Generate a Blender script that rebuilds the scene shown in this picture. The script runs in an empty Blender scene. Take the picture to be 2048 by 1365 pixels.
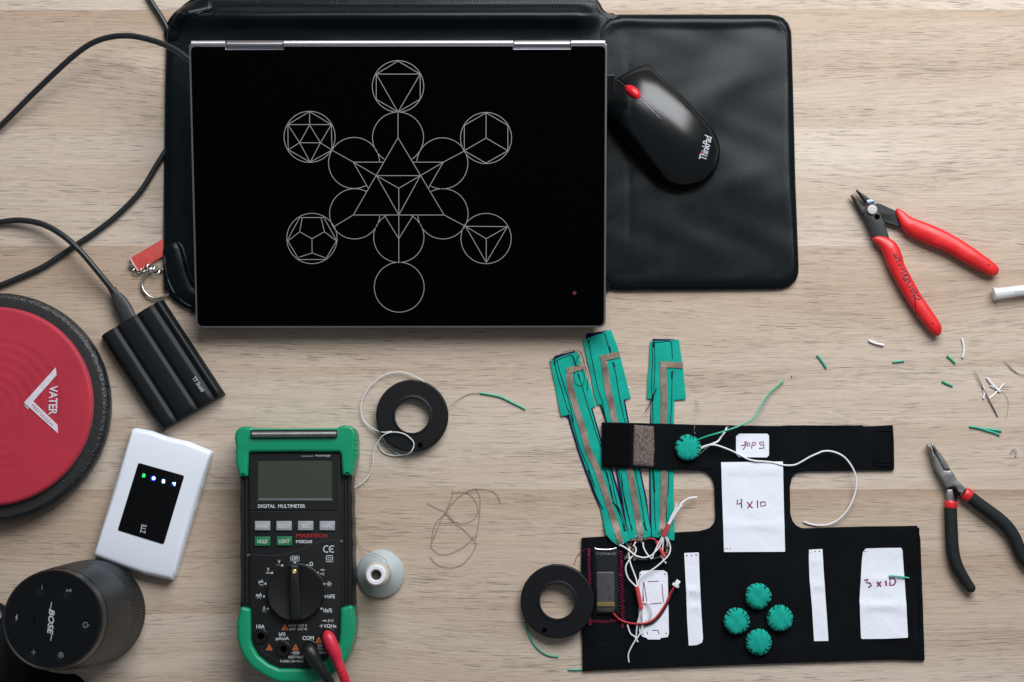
import bpy, math, random
from mathutils import Vector, Matrix
random.seed(7)
SC = bpy.context.scene
COL = SC.collection
# ---------------------------------------------------------------- camera, world, light, exposure
F_PX = 3555.0; H = 1.5; TAN = 379.5/F_PX; TH = math.atan(TAN); YC = -H*TAN
cam_d = bpy.data.cameras.new('camera'); cam = bpy.data.objects.new('camera', cam_d); COL.objects.link(cam)
cam_d.sensor_width = 36.0; cam_d.lens = 36.0*F_PX/2048.0
cam.location = (0, YC, H); cam.rotation_euler = (TH, 0, 0)
cam_d.clip_start = 0.05; cam_d.clip_end = 30
cam_d.dof.use_dof = True; cam_d.dof.focus_distance = 1.49; cam_d.dof.aperture_fstop = 9.0
SC.camera = cam
W = bpy.data.worlds.new('World'); SC.world = W; W.use_nodes = True
bg = W.node_tree.nodes['Background']; bg.inputs[0].default_value = (0.84, 0.91, 1.0, 1); bg.inputs[1].default_value = 0.17
def area(name, loc, target, sx, sy, power, col):
    d = bpy.data.lights.new(name, 'AREA'); d.shape = 'RECTANGLE'; d.size = sx; d.size_y = sy
    d.energy = power; d.color = col
    o = bpy.data.objects.new(name, d); COL.objects.link(o); o.location = loc
    o.rotation_euler = (Vector(target)-Vector(loc)).to_track_quat('-Z', 'Y').to_euler(); return o
area('window_light', (0.48, 1.12, 1.22), (0.02, 0.06, 0), 1.5, 1.1, 50, (0.955, 0.975, 1.0))
SC.view_settings.view_transform = 'Standard'; SC.view_settings.look = 'None'
SC.view_settings.exposure = 0.0; SC.view_settings.gamma = 1.0
SC.cycles.max_bounces = 8

# ---------------------------------------------------------------- photograph pixel -> point at a height
ct, st = math.cos(TH), math.sin(TH)
def ray(px, py):
    x = (px-1024)/F_PX; y = -(py-682.5)/F_PX; z = -1.0
    return Vector((x, y*ct - z*st, y*st + z*ct))
def P(px, py, z=0.0):
    d = ray(px, py); t = (z-H)/d.z
    return Vector((d.x*t, YC + d.y*t, z))
def XY(pts, z=0.0): return [tuple(P(a, b, z)[:2]) for a, b in pts]
def ZM(pts, s, ox, oy): return [(a/s+ox, b/s+oy) for a, b in pts]
def P3(pts, z): return [P(a, b, z) for a, b in pts]
MPP = lambda z: (H-z)/F_PX*1.005         # metres per photograph pixel at height z

def smooth(pts, n=8, closed=False):
    pts = [Vector(p) for p in pts]; N = len(pts); out = []
    if N < 3: return pts
    rng = range(N) if closed else range(N-1)
    for i in rng:
        if closed: a, b, c, d = pts[i-1], pts[i], pts[(i+1) % N], pts[(i+2) % N]
        else:
            b, c = pts[i], pts[i+1]
            a = pts[i-1] if i > 0 else b*2-c
            d = pts[i+2] if i+2 < N else c*2-b
        for k in range(n):
            t = k/n
            out.append(0.5*((2*b)+(c-a)*t+(2*a-5*b+4*c-d)*t*t+(3*b-a-3*c+d)*t**3))
    if not closed: out.append(pts[-1])
    return out
def rpoly(pts, r, n=5):
    """round the corners of a polygon; r one radius or one per point"""
    N = len(pts); out = []
    for i in range(N):
        rr = r[i] if isinstance(r, (list, tuple)) else r
        p = Vector(pts[i][:2]); a = Vector(pts[i-1][:2])-p; b = Vector(pts[(i+1) % N][:2])-p
        la, lb = a.length, b.length
        if rr <= 0 or la < 1e-9 or lb < 1e-9: out.append(tuple(p)); continue
        ang = a.angle(b); q = min(rr/max(math.tan(ang/2), .05), la*.48, lb*.48)
        A = p+a*(q/la); B = p+b*(q/lb)
        for k in range(n+1):
            t = k/n; out.append(tuple(A*(1-t)**2+p*2*t*(1-t)+B*t*t))
    return out
def dens(pts, step, closed=True):
    out = []; N = len(pts)
    for i in range(N if closed else N-1):
        a = Vector(pts[i]); b = Vector(pts[(i+1) % N]); k = max(1, int((b-a).length/step))
        for j in range(k): out.append(tuple(a+(b-a)*(j/k)))
    if not closed: out.append(tuple(pts[-1]))
    return out
def ccw(poly):
    s = sum(poly[i-1][0]*poly[i][1]-poly[i][0]*poly[i-1][1] for i in range(len(poly)))
    return list(poly) if s > 0 else list(poly)[::-1]
def inset(poly, d):
    N = len(poly); out = []
    for i in range(N):
        p = Vector(poly[i]); a = p-Vector(poly[i-1]); b = Vector(poly[(i+1) % N])-p
        if a.length < 1e-9: a = b
        if b.length < 1e-9: b = a
        na = Vector((-a.y, a.x)).normalized(); nb = Vector((-b.y, b.x)).normalized()
        m = na+nb
        if m.length < 1e-6: m = na
        m.normalize(); c = max(m.dot(na), .55)
        out.append(tuple(p+m*(d/c)))
    return out
def sstep(a, b, x):
    t = min(1, max(0, (x-a)/(b-a))); return t*t*(3-2*t)

from mathutils.geometry import tessellate_polygon
def tess(poly):
    tr = tessellate_polygon([[Vector((x, y, 0)) for x, y in poly]]); out = []
    for a, b, c in tr:
        ar = (poly[b][0]-poly[a][0])*(poly[c][1]-poly[a][1])-(poly[c][0]-poly[a][0])*(poly[b][1]-poly[a][1])
        out.append((a, b, c) if ar > 0 else (a, c, b))
    return out
class M:
    def __init__(s): s.v = []; s.f = []; s.flat = []
    def add(s, v, f, flat=False):
        o = len(s.v); s.v += [Vector(x) for x in v]
        for q in f: s.f.append([i+o for i in q]); s.flat.append(flat)
    def ring(s, a, b, n):      # faces between two rings starting at a and b
        for i in range(n):
            j = (i+1) % n; s.f.append([a+i, a+j, b+j, b+i]); s.flat.append(False)
    def prism(s, poly, z0, z1, bev=0, seg=3, zf=None, bot=0):
        poly = ccw(poly); n = len(poly); rings = []
        if bot:
            for k in range(seg):
                an = math.pi/2*(k/seg); rings.append((inset(poly, bot*(1-math.sin(an))), z0+bot*(1-math.cos(an))))
            rings.append((poly, z0+bot))
        else: rings.append((poly, z0))
        if bev:
            rings.append((poly, z1-bev))
            for k in range(1, seg+1):
                an = math.pi/2*k/seg
                rings.append((inset(poly, bev*(1-math.cos(an))), z1-bev+bev*math.sin(an)))
        else: rings.append((poly, z1))
        base = len(s.v)
        for r, z in rings:
            for x, y in r: s.v.append(Vector((x, y, z+(zf(x, y) if zf else 0))))
        for k in range(len(rings)-1): s.ring(base+k*n, base+(k+1)*n, n)
        t = base+(len(rings)-1)*n
        for a, b, c in tess(rings[-1][0]): s.f.append([t+a, t+b, t+c]); s.flat.append(True)
        for a, b, c in tess(rings[0][0]): s.f.append([base+c, base+b, base+a]); s.flat.append(True)
        return s
    def refine(s, maxlen, zf=None):
        import bmesh
        bm = bmesh.new(); vs = [bm.verts.new(v) for v in s.v]
        for f in s.f:
            try: bm.faces.new([vs[i] for i in f])
            except ValueError: pass
        for it in range(9):
            bmesh.ops.triangulate(bm, faces=[f for f in bm.faces if len(f.verts) > 3])
            e = [e for e in bm.edges if e.calc_length() > maxlen]
            if not e: break
            bmesh.ops.subdivide_edges(bm, edges=e, cuts=1)
        bmesh.ops.triangulate(bm, faces=[f for f in bm.faces if len(f.verts) > 3])
        bm.verts.index_update(); s.v = [v.co.copy() for v in bm.verts]; s.f = [[v.index for v in f.verts] for f in bm.faces]; s.flat = [False]*len(s.f); bm.free()
        if zf:
            for v in s.v: v.z += zf(v.x, v.y)
        return s
    def tube(s, path, r, n=10, cap=True):
        path = [Vector(p) for p in path]; K = len(path)
        R = r if isinstance(r, (list, tuple)) else [r]*K
        if len(R) != K: R = [R[min(len(R)-1, int(i*len(R)/K))] for i in range(K)]
        t0 = (path[1]-path[0]).normalized()
        up = Vector((0, 0, 1)) if abs(t0.z) < .9 else Vector((1, 0, 0))
        nx = t0.cross(up).normalized(); base = len(s.v)
        for i, p in enumerate(path):
            t = (path[min(i+1, K-1)]-path[max(i-1, 0)])
            if t.length < 1e-9: t = t0
            t.normalize(); nx = (nx-t*nx.dot(t)).normalized(); ny = t.cross(nx)
            for k in range(n):
                a = 2*math.pi*k/n; s.v.append(p+(nx*math.cos(a)+ny*math.sin(a))*R[i])
        for i in range(K-1): s.ring(base+i*n, base+(i+1)*n, n)
        if cap:
            s.f.append([base+n-1-i for i in range(n)]); s.flat.append(True)
            e = base+(K-1)*n; s.f.append([e+i for i in range(n)]); s.flat.append(True)
        return s
    def lathe(s, c, prof, n=64, rf=None, capt=True, capb=True):
        base = len(s.v); K = len(prof)
        for r, z in prof:
            for k in range(n):
                a = 2*math.pi*k/n; q = r*(rf(a, r, z) if rf else 1)
                s.v.append(Vector((c[0]+q*math.cos(a), c[1]+q*math.sin(a), c[2]+z)))
        for i in range(K-1): s.ring(base+i*n, base+(i+1)*n, n)
        if capb: s.f.append([base+n-1-i for i in range(n)]); s.flat.append(True)
        if capt: s.f.append([base+(K-1)*n+i for i in range(n)]); s.flat.append(True)
        return s
    def torus(s, c, prof, n=96):   # closed profile loop (r,z)
        base = len(s.v); K = len(prof)
        for r, z in prof:
            for k in range(n):
                a = 2*math.pi*k/n; s.v.append(Vector((c[0]+r*math.cos(a), c[1]+r*math.sin(a), c[2]+z)))
        for i in range(K): s.ring(base+i*n, base+((i+1) % K)*n, n)
        return s
    def box(s, a, b):
        (x0, y0, z0), (x1, y1, z1) = a, b
        s.add([(x0,y0,z0),(x1,y0,z0),(x1,y1,z0),(x0,y1,z0),(x0,y0,z1),(x1,y0,z1),(x1,y1,z1),(x0,y1,z1)],
              [(3,2,1,0),(4,5,6,7),(0,1,5,4),(1,2,6,5),(2,3,7,6),(3,0,4,7)], True); return s
    def stroke(s, pts, w, z=None):   # flat ink ribbon along points
        pts = [Vector(p) if len(p) == 3 else Vector((p[0], p[1], 0)) for p in pts]
        L = []; K = len(pts)
        for i, p in enumerate(pts):
            t = pts[min(i+1, K-1)]-pts[max(i-1, 0)]
            if t.length < 1e-9: t = Vector((1, 0, 0))
            nn = Vector((-t.y, t.x, 0)).normalized()*w/2
            zz = p.z if z is None else (z(p.x, p.y) if callable(z) else z)
            q = p.copy(); q.z = zz; L += [q+nn, q-nn]
        s.add(L, [(2*i+1, 2*i+3, 2*i+2, 2*i) for i in range(K-1)], True); return s
    def dot(s, c, r, z, n=14):
        zz = z(c[0], c[1]) if callable(z) else z
        s.add([(c[0]+r*math.cos(2*math.pi*k/n), c[1]+r*math.sin(2*math.pi*k/n), zz) for k in range(n)], [list(range(n))], True); return s
    def dashes(s, path, r, on, off, n=5):
        path = [Vector(p) for p in path]; L = [0]
        for i in range(1, len(path)): L.append(L[-1]+(path[i]-path[i-1]).length)
        def at(d):
            for i in range(1, len(L)):
                if d <= L[i]: return path[i-1].lerp(path[i], (d-L[i-1])/max(L[i]-L[i-1], 1e-9))
            return path[-1]
        d = 0
        while d < L[-1]:
            a = at(d); b = at(min(d+on, L[-1]))
            if (b-a).length > 1e-6: s.tube([a, b], r, n)
            d += on+off
        return s
    def text(s, txt, c, w, h, rot=0, z=0.0, bold=0.0, shear=0.0, sp=1.0):
        cu = bpy.data.curves.new('t', 'FONT'); cu.body = txt; cu.size = 1; cu.offset = bold; cu.shear = shear; cu.space_character = sp
        cu.resolution_u = 3
        ob = bpy.data.objects.new('t', cu); me = bpy.data.meshes.new_from_object(ob)
        vs = [v.co.copy() for v in me.vertices]; fs = [list(p.vertices) for p in me.polygons]
        bpy.data.objects.remove(ob); bpy.data.curves.remove(cu); bpy.data.meshes.remove(me)
        if not vs: return s
        x0 = min(v.x for v in vs); x1 = max(v.x for v in vs); y0 = min(v.y for v in vs); y1 = max(v.y for v in vs)
        kx = w/(x1-x0); ky = (h/(y1-y0)) if h else kx; cr, sr = math.cos(rot), math.sin(rot); out = []
        for v in vs:
            X = (v.x-(x0+x1)/2)*kx; Y = (v.y-(y0+y1)/2)*ky
            x = c[0]+X*cr-Y*sr; y = c[1]+X*sr+Y*cr
            out.append((x, y, z(x, y) if callable(z) else z))
        s.add(out, fs, True); return s

class Dome:
    """closed puffed body over an outline; zf(d, x, y, t) gives the top height, d = distance in from the edge"""
    def __init__(s, outline, zf, c=None, near=(0, .0004, .001, .002, .0032, .0045, .0065, .009), nin=14, z0=0.0):
        s.o = ccw(outline); n = len(s.o)
        s.c = Vector(c) if c else sum((Vector(p) for p in s.o), Vector((0, 0)))/n
        s.zf = zf; s.z0 = z0; s.near = near; s.nin = nin
        s.pol = sorted((math.atan2(p[1]-s.c.y, p[0]-s.c.x), (Vector(p)-s.c).length) for p in s.o)
    def R(s, a):
        L = s.pol; n = len(L)
        import bisect
        i = bisect.bisect_left(L, (a, 0)); p = L[i-1]; q = L[i % n]
        a0 = p[0]; a1 = q[0]
        if a1 <= a0: a1 += 2*math.pi
        aa = a if a >= a0 else a+2*math.pi
        k = (aa-a0)/max(a1-a0, 1e-9); k = min(1, max(0, k)); return p[1]*(1-k)+q[1]*k
    def h(s, x, y, off=0.0):
        v = Vector((x, y))-s.c; r = v.length; Rr = s.R(math.atan2(v.y, v.x)) if r > 1e-9 else 1
        t = min(1, r/Rr); return s.zf(Rr*(1-t), x, y, t)+off
    def mesh(s, m=None):
        m = m or M(); n = len(s.o); base = len(m.v)
        rings = []
        for d in s.near: rings.append(('d', d))
        for k in range(1, s.nin): rings.append(('f', k/s.nin))
        for x, y in s.o: m.v.append(Vector((x, y, s.z0)))
        for kind, val in rings:
            for x, y in s.o:
                v = Vector((x, y))-s.c; R = v.length; dl = s.near[-1]
                dl = min(dl, R*.6); dd = (val/s.near[-1]*dl) if kind == 'd' else dl+(R-dl)*val
                t = 1-dd/R; q = s.c+v*t
                m.v.append(Vector((q.x, q.y, s.zf(dd, q.x, q.y, t))))
        K = len(rings)+1
        for k in range(K-1): m.ring(base+k*n, base+(k+1)*n, n)
        m.v.append(Vector((s.c.x, s.c.y, s.zf(R, s.c.x, s.c.y, 0)))); ci = len(m.v)-1; l = base+(K-1)*n
        for i in range(n): m.f.append([l+i, l+(i+1) % n, ci]); m.flat.append(False)
        m.f.append([base+n-1-i for i in range(n)]); m.flat.append(True)
        return m

# ---------------------------------------------------------------- objects
def link_mesh(name, m, mt, org=(0, 0, 0), parent=None):
    me = bpy.data.meshes.new(name); o = Vector(org)
    me.from_pydata([tuple(v-o) for v in m.v], [], m.f); me.update()
    me.polygons.foreach_set('use_smooth', [not f for f in m.flat])
    me.materials.append(mt)
    try: me.set_sharp_from_angle(angle=math.radians(38))
    except Exception: pass
    # from_pydata may reorder nothing; restore the flat flags after set_sharp
    ob = bpy.data.objects.new(name, me); COL.objects.link(ob)
    if parent: ob.parent = parent
    return ob
class Thing:
    def __init__(s, name, label, cat, loc=(0, 0, 0), mw=None, group=None):
        s.e = bpy.data.objects.new(name, None); COL.objects.link(s.e); s.e.empty_display_size = .02
        s.org = Vector((0, 0, 0))
        if mw is not None: s.e.matrix_world = mw
        else: s.e.location = loc; s.org = Vector(loc)
        s.e['label'] = label; s.e['category'] = cat
        if group: s.e['group'] = group
    def part(s, name, m, mt, parent=None, label=None):
        o = link_mesh(name, m, mt, s.org, parent or s.e)
        if label: o['label'] = label
        return o
def solo(name, m, mt, label, cat, group=None, kind=None):
    n = len(m.v); c = sum(m.v, Vector((0, 0, 0)))/n; c.z = min(v.z for v in m.v)
    o = link_mesh(name, m, mt, c); o.location = c
    if kind: o['kind'] = kind
    else: o['label'] = label; o['category'] = cat
    if group: o['group'] = group
    return o

# ---------------------------------------------------------------- materials
def mat(name, col, rough=.5, metal=0.0, spec=.5, bump=None, var=None, coat=0.0, sheen=0.0, trans=0.0, alpha=1.0, emis=None, speck=None, rvar=0.0):
    m = bpy.data.materials.new(name); m.use_nodes = True; nt = m.node_tree; N = nt.nodes; L = nt.links
    b = N['Principled BSDF']; I = b.inputs
    I['Base Color'].default_value = (*col, 1); I['Roughness'].default_value = rough; I['Metallic'].default_value = metal
    I['Specular IOR Level'].default_value = spec; I['Coat Weight'].default_value = coat; I['Coat Roughness'].default_value = .15
    I['Sheen Weight'].default_value = sheen; I['Sheen Roughness'].default_value = .5
    I['Transmission Weight'].default_value = trans; I['Alpha'].default_value = alpha
    tc = N.new('ShaderNodeTexCoord')
    def noise(sc, det=4, ro=.6):
        n = N.new('ShaderNodeTexNoise'); n.inputs['Scale'].default_value = sc; n.inputs['Detail'].default_value = det
        n.inputs['Roughness'].default_value = ro; L.new(tc.outputs['Object'], n.inputs['Vector']); return n
    last = None
    if var:
        n = noise(var[0]); r = N.new('ShaderNodeValToRGB'); r.color_ramp.elements[0].position = .3; r.color_ramp.elements[1].position = .7
        k = var[1]; c2 = var[2] if len(var) > 2 else tuple(min(1, c*(1+k)) for c in col)
        r.color_ramp.elements[0].color = (*[c*(1-k) for c in col], 1); r.color_ramp.elements[1].color = (*c2, 1)
        L.new(n.outputs[0], r.inputs[0]); last = r.outputs[0]
    if speck:   # (scale, threshold, colour) light dust or lint
        n = noise(speck[0], 2); r = N.new('ShaderNodeValToRGB'); r.color_ramp.elements[0].position = speck[1]; r.color_ramp.elements[1].position = speck[1]+.02
        L.new(n.outputs[0], r.inputs[0]); mx = N.new('ShaderNodeMix'); mx.data_type = 'RGBA'
        mx.inputs['A'].default_value = (*col, 1); mx.inputs['B'].default_value = (*speck[2], 1)
        if last: L.new(last, mx.inputs['A'])
        L.new(r.outputs[0], mx.inputs['Factor']); last = mx.outputs['Result']
    if last: L.new(last, I['Base Color'])
    if rvar:
        n = noise(60, 5); mr = N.new('ShaderNodeMapRange'); mr.inputs['From Min'].default_value = .3; mr.inputs['From Max'].default_value = .7
        mr.inputs['To Min'].default_value = rough-rvar; mr.inputs['To Max'].default_value = rough+rvar
        L.new(n.outputs[0], mr.inputs[0]); L.new(mr.outputs[0], I['Roughness'])
    if bump:
        if bump[0] == 'leather':
            v = N.new('ShaderNodeTexVoronoi'); v.feature = 'SMOOTH_F1'; v.inputs['Scale'].default_value = bump[1]; L.new(tc.outputs['Object'], v.inputs['Vector']); src = v.outputs[0]
            n2 = noise(bump[1]*.35, 3); ad = N.new('ShaderNodeMath'); ad.operation = 'ADD'; L.new(src, ad.inputs[0]); L.new(n2.outputs[0], ad.inputs[1]); src = ad.outputs[0]; st_, di = bump[2], bump[3]
        else: src = noise(bump[0], 5).outputs[0]; st_, di = bump[1], bump[2]
        bp = N.new('ShaderNodeBump'); bp.inputs['Strength'].default_value = st_; bp.inputs['Distance'].default_value = di
        L.new(src, bp.inputs['Height']); L.new(bp.outputs[0], I['Normal'])
    if emis: I['Emission Color'].default_value = (*emis[0], 1); I['Emission Strength'].default_value = emis[1]
    return m

def wood():
    m = bpy.data.materials.new('oak_veneer'); m.use_nodes = True; nt = m.node_tree; N = nt.nodes; L = nt.links; b = N['Principled BSDF']
    tc = N.new('ShaderNodeTexCoord'); sp = N.new('ShaderNodeSeparateXYZ'); L.new(tc.outputs['Object'], sp.inputs[0])
    def math_(op, a, b_=None, c=None):
        n = N.new('ShaderNodeMath'); n.operation = op
        for i, q in enumerate((a, b_, c)):
            if q is None: continue
            if isinstance(q, (int, float)): n.inputs[i].default_value = q
            else: L.new(q, n.inputs[i])
        return n.outputs[0]
    def comb(x, y, z=0.0):
        n = N.new('ShaderNodeCombineXYZ')
        for i, q in enumerate((x, y, z)):
            if isinstance(q, (int, float)): n.inputs[i].default_value = q
            else: L.new(q, n.inputs[i])
        return n.outputs[0]
    def noise(v, sc, det=3, ro=.55, dist=0):
        n = N.new('ShaderNodeTexNoise'); n.inputs['Scale'].default_value = sc; n.inputs['Detail'].default_value = det; n.inputs['Roughness'].default_value = ro; n.inputs['Distortion'].default_value = dist
        L.new(v, n.inputs['Vector']); return n.outputs[0]
    def ramp(v, *st):
        r = N.new('ShaderNodeValToRGB'); e = r.color_ramp.elements
        while len(e) < len(st): e.new(.5)
        for i, (p, c) in enumerate(st): e[i].position = p; e[i].color = (*(c if isinstance(c, tuple) else (c, c, c)), 1)
        L.new(v, r.inputs[0]); return r.outputs[0]
    def mix(f, a, b_, t='MIX'):
        n = N.new('ShaderNodeMix'); n.data_type = 'RGBA'; n.blend_type = t
        for k, q in (('Factor', f), ('A', a), ('B', b_)):
            if isinstance(q, (int, float)): n.inputs[k].default_value = q if k == 'Factor' else (q, q, q, 1)
            elif isinstance(q, tuple): n.inputs[k].default_value = (*q, 1)
            else: L.new(q, n.inputs[k])
        return n.outputs['Result']
    x, y = sp.outputs[0], sp.outputs[1]
    bi = math_('FLOOR', math_('DIVIDE', math_('SUBTRACT', y, 0.0315), 0.1035))
    wn = N.new('ShaderNodeTexWhiteNoise'); wn.noise_dimensions = '1D'; L.new(bi, wn.inputs['W']); rnd = wn.outputs['Value']
    # stave offset per board so that the figure never lines up across a joint
    ox = math_('MULTIPLY', rnd, 7.3)
    X = math_('ADD', x, ox)
    # grain drift: slow warp of y along x
    warp = math_('MULTIPLY', math_('SUBTRACT', noise(comb(X, math_('MULTIPLY', y, 3.0), bi), 2.4, 1), .5), 0.044)
    Y = math_('ADD', y, warp)
    broad = noise(comb(math_('MULTIPLY', X, 1.6), math_('MULTIPLY', Y, 22.0), bi), 1.0, 3)
    fine = noise(comb(math_('MULTIPLY', X, 14.0), math_('MULTIPLY', Y, 620.0), bi), 1.0, 4, .65)
    fib = noise(comb(math_('MULTIPLY', X, 60.0), math_('MULTIPLY', Y, 1500.0), bi), 1.0, 2)
    pore = noise(comb(math_('MULTIPLY', X, 50.0), math_('MULTIPLY', Y, 2000.0), math_('ADD', bi, 3.3)), 1.0, .4, .5)
    pore2 = noise(comb(math_('MULTIPLY', X, 100.0), math_('MULTIPLY', Y, 2600.0), math_('ADD', bi, 5.3)), 1.0, .6, .5)
    pmask = noise(comb(math_('MULTIPLY', X, 6.0), math_('MULTIPLY', Y, 45.0), math_('ADD', bi, 9.1)), 1.0, 3)
    thr = math_('MULTIPLY', math_('SUBTRACT', pmask, .5), .34)
    pr = math_('MAXIMUM', ramp(math_('ADD', pore, thr), (.665, 0.0), (.72, 1.0)), math_('MULTIPLY', ramp(math_('ADD', pore2, thr), (.66, 0.0), (.74, 1.0)), .6))
    base = ramp(broad, (.30, (.440, .338, .258)), (.46, (.520, .424, .340)), (.56, (.552, .462, .380)), (.74, (.595, .513, .438)))
    base = mix(.42, base, ramp(fine, (.28, .56), (.62, 1.16)), 'MULTIPLY')
    base = mix(.30, base, ramp(fib, (.25, .65), (.7, 1.15)), 'MULTIPLY')
    tone = ramp(rnd, (0.0, (.95, .93, .91)), (.5, (1.0, .99, .98)), (1.0, (1.05, 1.055, 1.055)))
    base = mix(1.0, base, tone, 'MULTIPLY')
    fr = math_('FRACT', math_('DIVIDE', math_('SUBTRACT', y, 0.0315), 0.1035))
    odd = math_('MULTIPLY', math_('PINGPONG', bi, 1.0), math_('ADD', .45, math_('MULTIPLY', .55, math_('MULTIPLY', fr, fr))))
    base = mix(odd, base, (.86, .79, .72), 'MULTIPLY')
    base = mix(math_('MULTIPLY', pr, .70), base, (.125, .092, .075))
    L.new(base, b.inputs['Base Color'])
    b.inputs['Roughness'].default_value = .52; b.inputs['Specular IOR Level'].default_value = .35
    bp = N.new('ShaderNodeBump'); bp.inputs['Strength'].default_value = .35; bp.inputs['Distance'].default_value = .00025; bp.invert = True
    L.new(math_('ADD', pr, math_('MULTIPLY', fine, .4)), bp.inputs['Height']); L.new(bp.outputs[0], b.inputs['Normal'])
    return m

mWood = wood()
mLeather = mat('black_leather', (.0020, .0046, .0058), .27, spec=.20, bump=('leather', 2300, .22, .00022), rvar=.03)
mLeatherEdge = mat('leather_edge', (.008, .009, .010), .45, bump=(500, .5, .0004))
mThreadBlk = mat('black_thread', (.004, .004, .005), .8, spec=.2)
mLid = mat('lid_black', (.0006, .0006, .0007), .22, spec=.035)
mRim = mat('gunmetal', (.30, .29, .32), .30, metal=.85)
mRimDark = mat('dark_gunmetal', (.085, .080, .09), .36, metal=.6)
mHinge = mat('hinge_metal', (.36, .34, .38), .30, metal=1.0)
mLitSilver = mat('lit_silver', (.78, .77, .82), .36, metal=.9)  # paler than gunmetal: window light on the back edge put into the colour
mEtch = mat('etched_line', (.31, .32, .32), .5, spec=.2)
mRedDot = mat('dull_red', (.12, .010, .010), .5)
mBlkGloss = mat('black_gloss', (.004, .004, .004), .18)
mMouse = mat('mouse_rubber', (.0024, .0034, .0040), .22, spec=.52, bump=(2600, .10, .0002))
mRedWheel = mat('red_rubber', (.62, .010, .018), .30)
mGreyPrint = mat('grey_print', (.46, .48, .50), .5, spec=.2)
mCable = mat('cable_rubber', (.013, .016, .018), .38, spec=.5)
mPlugGrey = mat('connector_rubber', (.018, .021, .024), .50)
mDrive = mat('drive_rubber', (.0045, .0060, .0072), .46, spec=.22, bump=(3000, .12, .0002))
mRedEnamel = mat('red_enamel', (.58, .075, .060), .45, var=(250, .12))
mPinkEdge = mat('worn_edge', (.6, .42, .42), .5)
mSteel = mat('steel', (.60, .58, .55), .28, metal=1.0)
mSteelRough = mat('brushed_steel', (.25, .245, .245), .38, metal=.9, bump=(900, .2, .0002), var=(90, .2))
mPadBlk = mat('pad_black', (.010, .011, .012), .55, speck=(420, .70, (.10, .10, .11)), bump=(260, .4, .0006))
mPadEdge = mat('pad_edge_foam', (.010, .0115, .013), .30, spec=.6, bump=(330, 1.0, .0014), speck=(360, .70, (.14, .15, .17)))
mPadRed = mat('pad_red', (.40, .018, .038), .60, spec=.35, var=(22, .10), sheen=.15)
mWhitePrint = mat('white_print', (.62, .58, .64), .6, var=(300, .12))
mPinkPrint = mat('red_print', (.42, .14, .17), .6)
mRouter = mat('white_plastic', (.73, .765, .84), .32, spec=.5, coat=.2)
mRouterSide = mat('grey_white_plastic', (.42, .47, .50), .4)
mScreen = mat('screen_gloss', (.0015, .0015, .0018), .22, spec=.25)
mLedG = mat('led_green', (.0, .3, .06), .5, emis=((.02, .75, .16), 1.0))
mLedB = mat('led_blue_halo', (.0, .02, .5), .5, emis=((.01, .06, .95), 1.3))
mLedW = mat('led_white', (.6, .8, 1), .5, emis=((.55, .85, 1.0), 1.8))
mSpk = mat('speaker_satin', (.010, .013, .016), .42, spec=.18, metal=.05)
mSpkTop = mat('speaker_top', (.0025, .0035, .0042), .30, spec=.30)
mSpkRim = mat('speaker_band', (.016, .015, .016), .34, metal=.3, spec=.3)
mIcon = mat('dim_print', (.26, .29, .29), .5, spec=.2)
mBag = mat('black_cloth', (.0035, .0042, .005), .8, spec=.15, bump=(900, .4, .0004))
mMeter = mat('meter_black', (.0050, .0060, .0065), .40, spec=.4, bump=(1800, .12, .0002), speck=(700, .78, (.12, .12, .12)))
mFace = mat('meter_face', (.0070, .0080, .0085), .42, spec=.35, speck=(520, .79, (.16, .16, .16)))
mGreen = mat('meter_green', (.003, .245, .115), .36, spec=.45, bump=(700, .05, .0002))
mLcd = mat('lcd', (.043, .051, .037), .28, spec=.35, speck=(450, .80, (.15, .15, .15)))
mLcdStrip = mat('lit_bezel_chamfer', (.10, .115, .13), .4)  # lit lower bevel: the light on it is put into the paler grey
mBtnGrey = mat('button_grey', (.30, .31, .33), .4)
mBtnGreen = mat('button_green', (.012, .15, .055), .4)
mPrintW = mat('meter_print', (.50, .51, .51), .55, spec=.2)
mRedLogo = mat('logo_red', (.30, .006, .008), .5)
mOrange = mat('warning_orange', (.34, .080, .018), .55)
mBrass = mat('brass_cap', (.80, .62, .22), .3, metal=.6)
mRedHole = mat('socket_red', (.12, .01, .01), .5)
mPlugRed = mat('plug_red', (.56, .018, .045), .42, bump=(600, .15, .0003))
mPlugBlk = mat('plug_black', (.006, .007, .008), .45)
mRing = mat('reel_plastic', (.0045, .0055, .0065), .40, spec=.26, bump=(1500, .12, .0002))
mWire = mat('white_wire', (.74, .74, .76), .42)
mWireThin = mat('white_silicone', (.66, .68, .70), .5)
mGreenWire = mat('green_wire', (.008, .36, .22), .4)
mStrand = mat('conductive_thread', (.22, .20, .18), .5, metal=.5)
mThreadGrey = mat('grey_thread', (.30, .265, .22), .55, metal=.3, var=(900, .25))
mSpool = mat('spool_plastic', (.47, .53, .545), .38, metal=.25)
mSpoolW = mat('spool_white', (.72, .72, .74), .45)
mYarn = mat('beige_thread', (.46, .43, .36), .8, bump=(2500, .5, .0004))
mHoleShade = mat('hole_shade', (.0006, .0006, .0006), .9, spec=.02)  # near-black for flat discs: shade inside the holes put into colour
mBore = mat('spool_bore', (.055, .036, .022), .8)
mNeo = mat('neoprene', (.0030, .0040, .0054), .88, spec=.08, sheen=.012, bump=(1600, .3, .0003), speck=(700, .725, (.05, .075, .075)), var=(35, .35))
mVelBlk = mat('black_velcro', (.003, .003, .0034), .95, spec=.08, bump=(1800, 1.0, .0015))
mVelBrn = mat('metallic_velcro', (.085, .062, .055), .75, metal=.2, bump=(1100, 1.0, .0016), var=(1000, .75, (.33, .245, .21)))
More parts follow.
